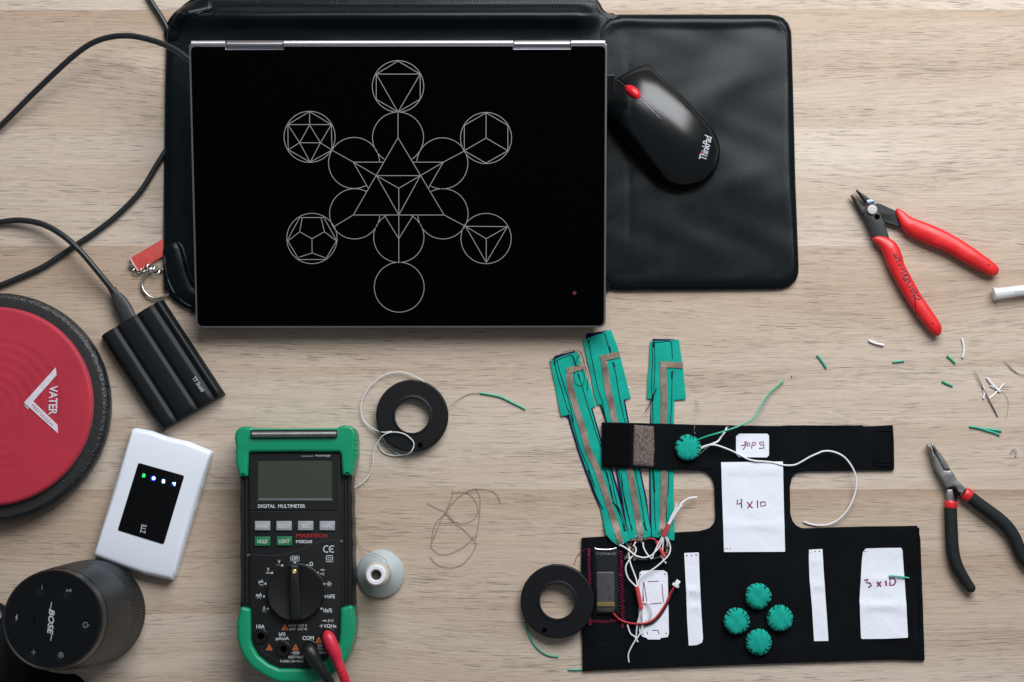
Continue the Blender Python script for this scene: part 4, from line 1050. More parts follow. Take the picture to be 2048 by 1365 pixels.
fo = rpoly(XY([(1749, 862), (1785, 862), (1785, 932), (1749, 932)], .0035), .002, 4)
m.tube([Vector((x, y, .0031)) for x, y in fo+fo[:1]], .0008, 8); T.part('pocket_seam', m, mNeo)
m = M(); m.prism(rpoly(XY([(1753, 868), (1781, 868), (1781, 927), (1753, 927)], .0035), .001, 3), .0028, .0036, .0005, 2); T.part('end_tab', m, mNeo)
m = M(); m.tube(smooth(P3([(1837, 1056), (1838, 1150), (1840, 1250), (1836, 1318)], .0034), 6), .0007, 6); T.part('folded_edge', m, mNeo)
# pocket under the window and pink zigzag seams
def zig(pts, amp, per):
    pts = [Vector(p) for p in pts]; L = [0]
    for i in range(1, len(pts)): L.append(L[-1]+(pts[i]-pts[i-1]).length)
    out = []; d = 0; s = 1
    while d < L[-1]:
        for i in range(1, len(L)):
            if d <= L[i]:
                t = (pts[i]-pts[i-1]).normalized(); p = pts[i-1]+t*(d-L[i-1]); n = Vector((-t.y, t.x))
                j = 1+random.uniform(-.25, .25); out.append(p+n*s*amp*j); break
        s = -s; d += per/2
    return out
m = M()
for pts, am in (([(1178, 1102), (1178.5, 1140), (1180, 1185)], 2.4), ([(1241.5, 1102), (1243, 1125)], 3), ([(1243, 1125), (1243, 1150)], 3.2), ([(1243, 1150), (1244, 1190), (1246, 1252)], 4.2), ([(1175, 1243), (1210, 1243.5), (1242, 1241)], 3.2)):
    per = 4.2 if am in (2.4,) else (3.0 if am == 3.2 and pts[0][0] > 1240 else 6.2)
    m.tube([P(a, b, .0034) for a, b in zig(pts, am, per)], .00033, 6)
for c_ in ((1178, 1104), (1180, 1243), (1246, 1248)):
    m.tube([P(a, b, .0036) for a, b in zig([(c_[0], c_[1]-6), (c_[0], c_[1]+7)], 2.4, 1.6)], .0004, 6)
T.part('zigzag_seam', m, mPink)
m = M(); m.prism(rpoly(XY([(1186, 1098), (1236, 1098), (1237, 1228), (1188, 1228)], .004), .001, 3), .0028, .0034, .0004, 2); pk = T.part('pocket', m, mBlkGloss)
random.seed(11)

# battery in the pocket
TB = Thing('battery', 'flat grey pouch battery with yellow tape inside the clear pocket of the neoprene', 'battery', P(1212, 1180))
m = M(); m.prism(rpoly(XY([(1192.5, 1144), (1229.5, 1144), (1229, 1206), (1194, 1206)], .0085), .0010, 3), .0036, .0082, .0008, 3); bb = TB.part('cell', m, mBatt)
m = M(); m.prism(XY([(1194, 1204.5), (1229.5, 1204.5), (1229.5, 1213.5), (1194.5, 1213.5)], .0085), .0038, .0084, .0004, 2); TB.part('yellow_tape', m, mKapton, bb)
m = M(); m.prism(XY([(1193, 1213.5), (1230, 1213.5), (1228, 1225), (1196, 1224)], .007), .0036, .0068, .0006, 2); TB.part('tab_end', m, mBrown, bb)
m = M(); m.text('B', P(1217, 1175, .0083), 6*K, 5*K, math.radians(90), z=.0083, bold=-.01)
q_ = [P(*a, .0083) for a in ((1215.5, 1198), (1221.5, 1191), (1221.5, 1199), (1215.5, 1198))]
for a, b in zip(q_, q_[1:]): m.stroke([a, b], .0003, .0083)
TB.part('printed_mark', m, mBlkGloss, bb)
m = M(); m.tube(path3([(1226, 1226, .005), (1232, 1233, .005), (1240, 1240, .005), (1256, 1246, .0055), (1280, 1248, .0065), (1300, 1244, .0065), (1316, 1231, .006), (1333, 1206, .006), (1342, 1185, .006), (1350, 1172, .006)]), .00085, 10); TB.part('lead_wire', m, mRedWire)
m = M(); m.tube(path3([(1232, 1234, .0042), (1250, 1246, .0042), (1280, 1250, .0048), (1302, 1247, .005), (1319, 1233, .0045), (1336, 1206, .0045), (1345, 1185, .005), (1351, 1173, .005)]), .0009, 10); TB.part('negative_wire', m, mPlugBlk)
cc_ = P(1353.5, 1167.5, .006); dd_ = (P(1357, 1161, .006)-P(1349, 1174, .006)).normalized(); nn_ = Vector((-dd_.y, dd_.x, 0))
m = M()
def obox(c, d, n, l, w, z0, z1): return [tuple((c+d*a*l+n*b*w)[:2]) for a, b in ((-.5, -.5), (.5, -.5), (.5, .5), (-.5, .5))]
m.prism(obox(cc_, dd_, nn_, .0062, .0036, 0, 0), .0040, .0080, .0004, 2); m.prism(obox(cc_-dd_*.0018, dd_, nn_, .0022, .0058, 0, 0), .0042, .0074, .0003, 2)
TB.part('connector_plug', m, mSpoolW)
# clear window over it
D_w = Dome(dens(rpoly(XY([(1187, 1098), (1237, 1098), (1238, 1229), (1189, 1229)], .009), .001, 2), .004), lambda d, x, y, t: .0036+.0058*(1-math.exp(-d/.0022)), z0=.0034, nin=10)
T.part('clear_window', D_w.mesh(), mVinyl, pk)
m = M(); m.tube(smooth(P3([(1189, 1095), (1192, 1098), (1205, 1099.5), (1222, 1099), (1233, 1096)], .0088), 5), .0005, 8); T.part('window_glint', m, mSteel, pk)  # highlight on the vinyl's top edge, modelled as a bright steel tube

# ================================================================ felt finger straps
def felt_off(x, y): return .0030*(1-sstep(P(0, 1066).y, P(0, 1040).y, y))
def fz(base): return lambda x, y: base+felt_off(x, y)
def finger(label, out, tape_c, tab, stitches, purple, knot):
    q = sum((P(a, b) for a, b in out), Vector((0, 0, 0)))/len(out)
    T = Thing('felt_finger_strap', label, 'felt strap', (q.x, q.y, 0), group='teal felt finger straps')
    m = M(); o = dens(rpoly(XY(out, .0014), .0006, 2), .006); m.prism(o, .00085, .0018, .0004, 2); m.refine(.008, lambda x, y: felt_off(x, y)+.00032*math.sin(x*190+y*60)*math.sin(y*120)+.00022*math.sin(y*260+x*90)); T.part('felt', m, mFelt)
    m = M(); m.prism(dens(rpoly(XY(purple, .0006), .0005, 2), .008), .0002, .0008); m.refine(.01, felt_off); T.part('purple_backing', m, mPurple)
    m = M(); cl = smooth([Vector(p) for p in tape_c], 6); L_, R_ = [], []
    for i, p in enumerate(cl):
        t = (cl[min(i+1, len(cl)-1)]-cl[max(i-1, 0)]).normalized(); n = Vector((-t.y, t.x)); L_.append(p+n*6.3); R_.append(p-n*6.3)
    vv = []
    for a, b in zip(L_, R_):
        for q_ in (a, b):
            w = P(q_.x, q_.y, .002); w.z = .00240+felt_off(w.x, w.y)+.00030*math.sin(w.x*190+w.y*60)*math.sin(w.y*120)+.0002*math.sin(w.y*260+w.x*90); vv.append(w)
    m.add(vv, [(2*i, 2*i+1, 2*i+3, 2*i+2) for i in range(len(cl)-1)])
    a, b = tab; d = (Vector(b)-Vector(a)).normalized(); n = Vector((-d.y, d.x))*6
    q4 = [Vector(a)-d*6+n, Vector(a)-d*6-n, Vector(b)-n, Vector(b)+n]
    m.add([P(v.x, v.y, .00262) for v in q4], [(0, 1, 2, 3)], True)
    m.v = m.v+[v-Vector((0, 0, .0002)) for v in m.v][:0]
    T.part('conductive_tape', m, mTape)
    m = M()
    for s_, w in stitches:
        pts = smooth([Vector(p) for p in s_], 5); pts = [P(p.x+random.uniform(-.35, .35), p.y, .002) for p in pts]
        for p in pts: p.z = .00205+felt_off(p.x, p.y)+.00032*math.sin(p.x*190+p.y*60)*math.sin(p.y*120)+.00022*math.sin(p.y*260+p.x*90)
        m.tube(pts, w, 5)
    T.part('stitching', m, mThreadBlk)
    kb = M()
    for k in range(34):
        a = knot[0]+random.gauss(0, 3.0); b = knot[1]+random.gauss(0, 4.2); th = random.random()*6.28; l = random.uniform(1.5, 4)
        p0 = P(a, b, .0052+random.random()*.0012); p1 = P(a+l*math.cos(th), b+l*math.sin(th), .0052+random.random()*.0012); kb.tube([p0, p1], .00034, 5)
    T.part('thread_knot', kb, mKnot)
    return T
o1 = [(1100, 722), (1113, 790), (1122, 834), (1138, 830), (1147, 862), (1158, 900), (1172.8, 940), (1187, 982), (1201, 1016), (1211.5, 1070), (1222, 1082), (1232, 1090), (1245, 1089), (1260.7, 1081), (1254, 1063), (1239.6, 1005), (1221, 940), (1201, 884), (1182, 818), (1191.5, 813), (1180, 770), (1164, 731), (1155, 704), (1130, 711)]
p1_ = [(1102, 722), (1128, 832), (1136, 838), (1156, 905), (1185, 985), (1200, 1018), (1210, 1066), (1222, 1078), (1240, 1060), (1244, 1000), (1225, 942), (1204, 884), (1180, 800), (1150, 702), (1110, 712)]
T1 = finger('leftmost long teal felt strap with tangled black thread at its top', o1, [(1138.5, 748), (1141, 775), (1149, 805), (1158, 835), (1166, 860), (1176, 900), (1188, 925), (1202, 960), (1215, 1000), (1229, 1045), (1240, 1084)], ((1139, 741), (1167, 733)),
       [([(1109, 724), (1114, 748), (1124, 780), (1134, 815), (1145, 842), (1158, 890), (1176, 935), (1190, 975)], .00032), ([(1114, 722), (1120, 745), (1131, 780), (1140, 810), (1147, 845)], .00032),
        ([(1112, 722), (1128, 715), (1143, 711), (1149, 722), (1153, 735)], .0003), ([(1157, 752), (1166, 778), (1175, 810), (1185, 842), (1197, 880), (1214, 925), (1224, 960), (1232, 1000), (1246, 1050), (1252, 1062)], .0003),
        ([(1210, 940), (1221, 975), (1226, 1000)], .0004), ([(1214, 945), (1226, 1000), (1240, 1020), (1250, 1055)], .0003), ([(1226, 1003), (1234, 1016), (1240, 1030)], .0006), ([(1176, 940), (1186, 975), (1197, 1002), (1206, 1018)], .0004), ([(1246, 1050), (1249, 1062)], .0007), ([(1110, 722), (1109, 730)], .0007), ([(1156, 748), (1159, 757)], .0006)], p1_, (1240, 1085))
m = M(); z5_ = lambda p: ZM(p, 5.25, 1080, 640)
def thr(T, runs, conv, z, r=.00022, mt=mThreadBlk, name='loose_thread'):
    m = M()
    for run in runs: m.tube(smooth([P(*conv([q_])[0], z+.0006*math.sin(i*2.1)) for i, q_ in enumerate(run)], 6), r, 5)
    T.part(name, m, mt)
thr(T1, [[(150, 410), (200, 370), (270, 335), (340, 320), (410, 330), (440, 360), (455, 430), (470, 480), (500, 560), (510, 600), (498, 660), (500, 738)], [(350, 380), (380, 470), (420, 490), (460, 560), (470, 630), (440, 690), (390, 680), (360, 620), (365, 530), (380, 440), (410, 370), (440, 340)], [(105, 400), (130, 420), (180, 400)], [(430, 335), (455, 400), (470, 480), (480, 560)], [(95, 445), (110, 430)]], z5_, .0030)
o2 = [(1165.7, 681), (1173, 716), (1180, 745), (1188, 790), (1194, 811), (1203, 809.5), (1213, 842), (1224, 890), (1234, 940), (1243, 984), (1252, 1045), (1258, 1078), (1275, 1082), (1301, 1074), (1301, 1060), (1289, 993), (1278, 940), (1266, 890), (1255, 845), (1247, 801), (1262, 796), (1250, 750), (1239, 706), (1222, 659), (1195, 669)]
p2_ = [(1172, 668), (1215, 661), (1225, 700), (1250, 800), (1258, 845), (1281, 940), (1294, 1000), (1300, 1055), (1255, 1078), (1247, 1040), (1232, 945), (1212, 846), (1198, 808), (1174, 716)]
finger('middle long teal felt strap, tallest of the three', o2, [(1208, 722), (1211, 745), (1216, 780), (1222, 805), (1230, 845), (1240, 885), (1253, 920), (1260, 945), (1268, 990), (1276, 1040), (1281, 1076)], ((1207, 716), (1239, 709)),
       [([(1177, 680), (1180, 700), (1188, 738), (1195, 775), (1205, 805), (1212, 845), (1226, 900), (1238, 945), (1250, 1000), (1259, 1040), (1263, 1062)], .0003), ([(1172, 676), (1190, 670), (1208, 667), (1213, 680), (1221, 706)], .0003), ([(1227, 726), (1233, 755), (1239, 795), (1248, 835), (1260, 880), (1270, 940), (1282, 1000), (1290, 1050), (1294, 1062)], .0003),
        ([(1177, 680), (1178, 687)], .0008), ([(1219, 694), (1221, 705)], .0007), ([(1226, 725), (1229, 734)], .0007), ([(1288, 1045), (1291, 1060)], .0007), ([(1243, 948), (1247, 990), (1256, 1030), (1265, 1060)], .0003)], p2_, (1281, 1076))
o3 = [(1300, 683), (1297, 740), (1293, 797), (1302, 799), (1302, 846), (1301, 890), (1301, 940), (1302, 1010), (1303, 1074), (1325, 1078), (1348, 1082), (1348.6, 1063), (1347.5, 1000), (1347, 940), (1347.4, 890), (1347.6, 850), (1348.8, 801), (1372, 799), (1369, 765), (1366, 735), (1358, 679), (1330, 682)]
p3_ = [(1305, 678), (1350, 679), (1356, 700), (1346, 800), (1344, 1060), (1308, 1072), (1299, 1060), (1298.5, 940), (1300, 846), (1302, 800), (1302, 700)]
T3 = finger('rightmost long teal felt strap, standing straight with a wide cap', o3, [(1326.5, 735), (1327, 760), (1328, 800), (1327, 845), (1327, 900), (1328, 940), (1327, 1000), (1325, 1040), (1324, 1064)], ((1327, 729), (1366, 731)),
       [([(1304, 686), (1305, 720), (1303, 770), (1305, 800), (1306, 850), (1306, 900), (1307, 945), (1309, 1000), (1311, 1060)], .0003), ([(1309, 686), (1310, 730), (1308, 780)], .0003), ([(1305, 685), (1325, 684), (1341, 683), (1344, 700), (1345, 718)], .0003), ([(1345, 742), (1344, 780), (1342, 830), (1341, 850), (1340, 900), (1338, 940), (1336, 985), (1333, 1000), (1334, 1045)], .0003),
        ([(1308, 684), (1308, 694)], .0009), ([(1344.5, 743), (1344, 757)], .0007), ([(1306, 940), (1308, 965), (1309, 985)], .0007), ([(1306, 790), (1305, 802)], .0009)], p3_, (1325, 1066))
thr(T3, [[(1225, 715), (1190, 790), (1160, 870), (1130, 930), (1108, 970)], [(1215, 745), (1175, 830), (1125, 940)]], z5_, .0034, .0003)

# ================================================================ wire harness on the brace
zb3 = lambda p: ZM(p, 5.687, 1120, 940)
def zruns(T, name, runs, r, mt, conv=zb3, n=6):
    m = M()
    for run in runs: m.tube(smooth([P(*conv([(a, b)])[0], z) for a, b, z in run], n), r, 8)
    return T.part(name, m, mt)
T = Thing('wire_harness', 'white wires gathered in red heat-shrink sleeves between the felt straps and the paper template', 'wire harness', P(1300, 1120))
runs = [[(1237, 620, .008), (1290, 520, .008), (1350, 430, .007), (1380, 385, .007), (1420, 350, .006), (1480, 322, .006), (1558, 312, .005)],
        [(1232, 620, .009), (1270, 530, .009), (1310, 455, .009), (1325, 420, .009), (1322, 375, .009)],
        [(1242, 620, .0085), (1310, 505, .009), (1360, 430, .009), (1385, 395, .009), (1378, 423, .009)]]
hr = zruns(T, 'upper_wires', runs, .00078, mWire)
zruns(T, 'heat_shrink', [[(1232, 618, .009), (1210, 685, .009), (1178, 752, .0085)]], .0020, mShrink)
runs = [[(680, 855, .0055), (740, 885, .006), (800, 930, .0075), (860, 975, .0082), (940, 998, .0082), (1020, 985, .008), (1080, 935, .008), (1140, 860, .008), (1175, 755, .0085)],
        [(945, 825, .0055), (950, 880, .006), (985, 950, .0065), (1040, 1010, .0072), (1065, 960, .0075), (1100, 880, .008), (1165, 760, .0085)],
        [(1178, 755, .0085), (1172, 840, .007), (1165, 920, .006), (1166, 1000, .0055), (1205, 1065, .0055)],
        [(1190, 755, .0085), (1212, 800, .007), (1222, 850, .0055)],
        [(1205, 760, .008), (1225, 790, .007), (1255, 880, .0065), (1240, 960, .007), (1180, 1030, .0072), (1080, 1115, .0075), (960, 1190, .0075), (900, 1250, .0075), (885, 1330, .0075)],
        [(790, 880, .006), (783, 960, .0065), (800, 1060, .0068), (840, 1170, .007), (868, 1250, .0075), (880, 1330, .0075)],
        [(855, 870, .006), (862, 930, .0065), (800, 1010, .007), (755, 1080, .007), (748, 1150, .007), (775, 1230, .007), (820, 1285, .0072), (868, 1330, .0075)],
        [(860, 820, .005), (850, 840, .0055), (835, 870, .0058)]]
zruns(T, 'middle_wires', runs, .00063, mWire)
zruns(T, 'heat_shrink', [[(872, 1330, .0072), (895, 1430, .0072), (925, 1585, .0070)]], .0019, mShrink)
zruns(T, 'heat_shrink', [[(1098, 812, .006), (1140, 900, .006), (1190, 990, .006)]], .0016, mShrink)
runs = [[(918, 1580, .007), (905, 1660, .006), (878, 1760, .0055), (868, 1900, .005), (885, 1960, .005), (850, 1900, .005), (800, 1860, .005), (765, 1760, .0045)],
        [(930, 1580, .007), (938, 1680, .006), (938, 1780, .0055), (900, 1880, .006), (850, 1950, .006), (800, 2040, .0055), (776, 2110, .005), (784, 2190, .0045)],
        [(948, 1508, .0045), (1000, 1518, .006), (1030, 1560, .007), (1040, 1620, .0075), (1020, 1690, .006), (980, 1735, .0048), (940, 1720, .005), (925, 1600, .0065)]]
zruns(T, 'lower_wires', [[(p[0], p[1], p[2]) for p in r_] for r_ in runs], .00062, mWireThin)
zruns(T, 'red_wires', [[(800, 808, .0048), (850, 800, .0055), (890, 806, .0052)], [(985, 792, .0055), (1030, 780, .006), (1075, 790, .006), (1110, 830, .006)]], .0006, mRedWire)
zruns(T, 'black_wire', [[(860, 1010, .0045), (930, 1025, .005), (1020, 1022, .005), (1090, 1005, .005), (1150, 988, .005)]], .0005, mPlugBlk)
for a, b, c_, d_ in ((840, 895, 815, 940), (772, 950, 768, 985), (1222, 900, 1205, 960)):
    m = M(); p0, p1 = P(*zb3([(a, b)])[0], .0055), P(*zb3([(c_, d_)])[0], .0055); L5 = [p0.lerp(p1, k/6) for k in range(7)]
    m.tube(L5, [.0006, .0013, .0012, .00105, .0012, .0013, .0006], 10); T.part('resistor', m, mResist)
kb = M()
for cx_, cy_, sx_, n_ in ((788, 870, 22, 22), (760, 990, 15, 14), (845, 1005, 14, 20), (1152, 985, 9, 10), (1218, 868, 9, 14), (935, 800, 12, 12)):
    for k in range(n_):
        a = cx_+random.gauss(0, sx_*.7); b = cy_+random.gauss(0, sx_); th = random.random()*6.28; l = random.uniform(8, 20)
        kb.tube([P(*zb3([(a, b)])[0], .0045+random.random()*.0022), P(*zb3([(a+l*math.cos(th), b+l*math.sin(th))])[0], .0045+random.random()*.0022)], .00034, 5)
T.part('solder_knot', kb, mKnot)

# ================================================================ paper templates
def paper(name, label, pts, z, conv=None, curl=0.0, rad=.0005, crease=(), group=None):
    q = conv(pts) if conv else pts; o = dens(rpoly(XY(q, z), rad, 3), .004)
    c = sum((Vector(p) for p in o), Vector((0, 0)))/len(o)
    def zf(d, x, y, t):
        s = z+curl*(abs(y-c.y)/.04)**2
        for (yy, h) in crease: s += h*math.exp(-((y-P(1000, yy).y)/.0035)**2)
        return s+.0003+neo_off(x, y)+.00022*math.sin(x*160+y*45)*math.sin(y*120)
    base = lambda x, y: zf(0, x, y, 0)
    D_ = Dome(o, zf, nin=16, near=(0, .004, .010), z0=z-.0002)
    T = Thing(name, label, 'paper template', (c.x, c.y, z-.0002), group=group)
    m = M(); D_.mesh(m)
    # follow the sheet on the underside too, so it stays a thin sheet
    n = len(D_.o)
    for i in range(n): m.v[i].z = base(m.v[i].x, m.v[i].y)-.00018
    m.f.pop(); m.flat.pop()
    sh = T.part('sheet', m, mPaper)
    return T, sh, (lambda x, y: base(x, y)+.00012)
def ink(T, sh, zf, runs, conv, w, mt, name='handwriting'):
    m = M()
    for r_ in runs:
        if len(r_) == 1: m.dot(P(*conv([r_[0][:2]])[0], .0035), w, zf)
        else: m.stroke([P(*(conv([q_])[0]), .0035) for q_ in smooth([Vector(a) for a in r_], 4)] if False else [P(*conv([tuple(q_)])[0], .0035) for q_ in r_], w, zf)
    T.part(name, m, mt, sh)
zc = lambda p: ZM(p, 3.2, 1180, 820)
T, sh, zf = paper('paper_card', 'large white paper rectangle marked 4 x 10 over the neck of the brace', [(1442, 925), (1565.5, 923.5), (1570, 1104), (1448, 1104.5)], .0034, crease=((1052, .0006), (940, .0009)), curl=.0002)
ink(T, sh, zf, [[(946, 575), (940, 603), (972, 600)], [(969, 570), (968, 600), (971, 629)], [(1005, 590), (1022, 612), (1040, 629)], [(1039, 586), (1022, 612), (1008, 630)], [(1071, 580), (1072, 604), (1073, 628)], [(1095, 592), (1120, 588), (1123, 612), (1093, 618), (1092, 590)]], zc, .0011, mInk)
ink(T, sh, zf, [[(865, 890)], [(880, 889)]], zc, .00050, mInkP, 'blue_dot'); ink(T, sh, zf, [[(897, 890)]], zc, .00055, mInkR, 'red_dot')
zd = lambda p: ZM(p, 6.203, 1320, 740)
T, sh, zf = paper('paper_tag', 'small white paper tag with cut corners and upside-down handwriting on the strap', [(985, 793), (1330, 793), (1352, 820), (1352, 1060), (1325, 1088), (975, 1085), (943, 1050), (943, 825)], .0034, conv=zd, rad=.0002)
ink(T, sh, zf, [[(1005, 942), (1035, 936), (1072, 926)], [(1046, 890), (1060, 912), (1054, 960), (1030, 992)], [(1080, 910), (1112, 905), (1107, 945), (1082, 948), (1080, 910)], [(1135, 978), (1140, 935), (1150, 902), (1185, 903), (1186, 930), (1150, 944)], [(1235, 918), (1236, 900), (1286, 895), (1286, 930), (1250, 934), (1236, 915)], [(1286, 930), (1290, 971), (1255, 975), (1226, 974)], [(1060, 892), (1068, 900), (1075, 888)]], zd, .00088, mInk)
ze = lambda p: ZM(p, 3.938, 1350, 1060)
T, sh, zf = paper('paper_card', 'white paper card marked 3 x 10 near the right end of the brace', [(1500, 148), (1640, 143), (1780, 142), (1790, 165), (1812, 460), (1835, 850), (1650, 858), (1465, 860), (1452, 560), (1462, 400), (1470, 260), (1478, 175)], .0034, conv=ze, rad=.0012, crease=((1212, .0012), (1160, .0005), (1100, .0008)), curl=.0004)
ink(T, sh, zf, [[(1490, 398), (1520, 390), (1505, 415), (1535, 420), (1545, 438), (1522, 456)], [(1588, 410), (1605, 428), (1622, 446)], [(1620, 408), (1605, 428), (1590, 447)], [(1658, 400), (1661, 420), (1664, 441)], [(1686, 385), (1722, 379), (1738, 408), (1722, 434), (1692, 440), (1692, 385)]], ze, .0014, mInk)
ink(T, sh, zf, [[(1490, 171)]], ze, .00045, mInkP, 'blue_dot'); ink(T, sh, zf, [[(1506, 170)]], ze, .0004, mInkR, 'red_dot')
T, sh, zf = paper('paper_strip', 'narrow white paper strip with three dots, the one nearer the circuit template', [(72, 183), (187, 178), (198, 480), (207, 640), (220, 855), (213, 888), (170, 908), (108, 912), (95, 700), (88, 500)], .0034, conv=ze, rad=.0004, crease=((1182, .0012), (1215, .0006)), curl=.0003)
ink(T, sh, zf, [[(92, 203)]], ze, .0007, mInkR, 'red_dot'); ink(T, sh, zf, [[(129, 204)], [(166, 200)]], ze, .0006, mInkP, 'blue_dot')
T, sh, zf = paper('paper_strip', 'narrow white paper strip between the felt discs and the 3 x 10 card', [(1055, 157), (1160, 151), (1170, 330), (1190, 600), (1208, 875), (1095, 877), (1078, 600), (1060, 400), (1053, 230)], .0034, conv=ze, rad=.0003, crease=((1172, .0007), (1120, .0005)), curl=.0003)
ink(T, sh, zf, [[(1067, 176)]], ze, .00045, mInkR, 'red_dot'); ink(T, sh, zf, [[(1102, 170)], [(1136, 170)]], ze, .0006, mInkP, 'blue_dot')
T, sh, zf = paper('paper_template', 'white paper circuit board template with purple component outlines under the wires', [(1240, 318), (1258, 298), (1360, 292), (1470, 293), (1505, 312), (1511, 350), (1522, 900), (1510, 932), (1445, 940), (1436, 955), (1320, 955), (1308, 940), (1275, 930), (1250, 905), (1236, 880), (1230, 600)], .0034, conv=z4, rad=.0006)
ink(T, sh, zf, [[(1279, 404), (1274, 500), (1272, 590)], [(1281, 404), (1300, 520), (1312, 598)], [(1274, 500), (1284, 620), (1306, 619)], [(1320, 401), (1425, 396)], [(1456, 425), (1460, 500), (1470, 596)], [(1318, 617), (1456, 605)], [(1240, 847), (1302, 835), (1296, 765)], [(1300, 800), (1292, 802)], [(1362, 867), (1420, 868), (1426, 907)], [(1313, 880), (1316, 906)]], z4, .00068, mInk, 'drawn_outline')
ink(T, sh, zf, [[(1250, 333)], [(1482, 328)], [(1274, 905)], [(1495, 897)]], z4, .0006, mInkP, 'blue_dot')

# ================================================================ felt discs
def felt_disc(mesh_seed, q, zbase, label):
    rnd_ = random.Random(mesh_seed); T = Thing('felt_disc', label, 'felt disc', (q.x, q.y, zbase), group='round stitched felt discs'); R = 26.2*MPP(.008); ns = 17
    ph = [k*2*math.pi/ns+rnd_.uniform(-.15, .15) for k in range(ns)]
    def rf(a, r, z):
        w = 0
        for p in ph:
            d = (a-p+math.pi) % (2*math.pi)-math.pi; w += math.exp(-(d/.055)**2)
        return 1-.05*w*(r/R)**6+.012*math.sin(a*3+mesh_seed)+.010*math.sin(a*5+mesh_seed*2)
    pr = [(R*.80, 0), (R*.95, .0008), (R, .0022), (R*.985, .0034), (R*.93, .0046), (R*.84, .0054), (R*.7, .0060), (R*.45, .0065), (R*.2, .0066), (.0003, .0066)]
    m = M(); m.lathe((q.x, q.y, zbase), pr, 136, rf=rf)
    for v in m.v:
        if v.z > zbase+.003: v.z += .00045*math.sin(v.x*(420+60*mesh_seed)+mesh_seed)*math.sin(v.y*(520-50*mesh_seed)+mesh_seed*2)+.05*((v.x-q.x)*math.cos(mesh_seed*1.9)+(v.y-q.y)*math.sin(mesh_seed*1.9))
    T.part('felt', m, mFelt)
    m = M()
    for p in ph:
        le = rnd_.uniform(.62, .84); tw = rnd_.uniform(-.24, .20)
        pts = [(R*.985, .0022, 0), (R*.965, .0039, .2), (R*.90, .0052, .5), (R*le, .0060, 1)]
        m.tube([Vector((q.x+r*math.cos(p+tw*f), q.y+r*math.sin(p+tw*f), zbase+z)) for r, z, f in pts], .00036, 5)
    T.part('stitching', m, mThreadBlk); return T
for i, (a, b, l) in enumerate(((657, 524, 'top disc of the diamond of four teal felt discs'), (488, 719, 'left disc of the diamond of four teal felt discs'), (828, 697, 'right disc of the diamond of four teal felt discs'), (661, 886, 'bottom disc of the diamond of four teal felt discs'))):
    felt_disc(i+1, P(*ze([(a, b)])[0], .007), .0030, 'black-stitched '+l)
Tq = felt_disc(9, P(1376.8, 895.5, .010), .0046, 'lone teal felt disc with wires sewn to it on the brace strap')
m = M()
for run in ([(505, 968, .008), (560, 945, .009), (620, 932, .0095), (700, 936, .009), (790, 965, .008), (900, 1010, .006), (1000, 1060, .0052), (1090, 1108, .0050), (1180, 1130, .0052), (1280, 1137, .0046), (1400, 1150, .0044), (1540, 1183, .005), (1660, 1182, .006), (1740, 1150, .0068), (1860, 1080, .0078), (1985, 1025, .008)],):
    pts = [P(*zd([(a, b)])[0], z) for a, b, z in run]
    pts += [P(*zc([(a, b)])[0], z) for a, b, z in ((1480, 268, .008), (1530, 264, .008), (1590, 280, .008), (1640, 315, .008), (1685, 380, .008), (1705, 450, .007), (1695, 540, .006), (1655, 630, .005), (1600, 695, .004), (1540, 730, .003), (1470, 740, .0016), (1410, 732, .0012), (1366, 716, .0012))]
    m.tube(smooth(pts, 6), .00072, 8)
m.tube(smooth([P(*zd([(a, b)])[0], z) for a, b, z in ((510, 975, .008), (580, 945, .009), (660, 915, .0095), (720, 885, .009), (760, 830, .0085), (800, 780, .0078), (825, 720, .007))], 6), .0008, 8)
Tq.part('white_wire', m, mWire)
m = M(); m.tube(smooth([P(*zd([(a, b)])[0], z) for a, b, z in ((470, 868, .008), (540, 840, .0095), (640, 808, .011), (760, 775, .012), (880, 735, .012), (1000, 690, .011), (1110, 640, .009), (1190, 575, .007), (1250, 470, .005), (1310, 370, .004), (1380, 270, .0035), (1460, 200, .0028), (1535, 135, .002))], 6), .00072, 8)
Tq.part('green_wire', m, mGreenWire)
m = M()
for run in ([(440, 780, .009), (425, 790, .011), (425, 740, .014), (435, 660, .014), (465, 560, .011), (480, 460, .006), (472, 410, .003), (440, 378, .002)], [(490, 1000, .009), (500, 1040, .008), (560, 985, .009), (640, 925, .010)], [(790, 790, .008), (810, 750, .0075), (830, 705, .007)], [(800, 790, .0082), (830, 740, .0075), (845, 700, .007)], [(470, 985, .0105), (485, 1010, .010), (480, 1035, .009)]):
    m.tube(smooth([P(*zd([(a, b)])[0], z) for a, b, z in run], 5), .00028, 6)
Tq.part('conductive_thread', m, mKnot)

# ================================================================ pliers
Tp = Thing('needle_nose_pliers', 'needle nose pliers with black foam handles and red cuffs lying half open', 'pliers', P(1930, 1030)); zn = lambda p: ZM(p, 3.789, 1820, 860)
m = M(); m.prism(rpoly(XY(zn([(135, 106), (148, 120), (205, 205), (262, 306), (300, 310), (312, 306), (340, 345), (358, 382), (392, 412), (428, 448), (396, 492), (365, 470), (350, 440), (332, 428), (280, 442), (262, 410), (225, 350), (187, 285), (172, 225)]), .009), .0004, 2), .0015, .0092, .0010, 3); Tp.part('left_jaw', m, mSteelRough)
m = M(); m.prism(rpoly(XY(zn([(163, 93), (178, 110), (240, 190), (272, 235), (310, 303), (266, 311), (232, 258), (196, 186)]), .0098), .0003, 2), .0040, .0100, .0014, 3); Tp.part('right_jaw', m, mSteelRough)
m = M(); m.prism(rpoly(XY(zn([(276, 448), (326, 450), (334, 490), (328, 560), (284, 560), (272, 500)]), .007), .0006, 2), .0015, .0072, .0012, 3); Tp.part('shank', m, mSteelRough)
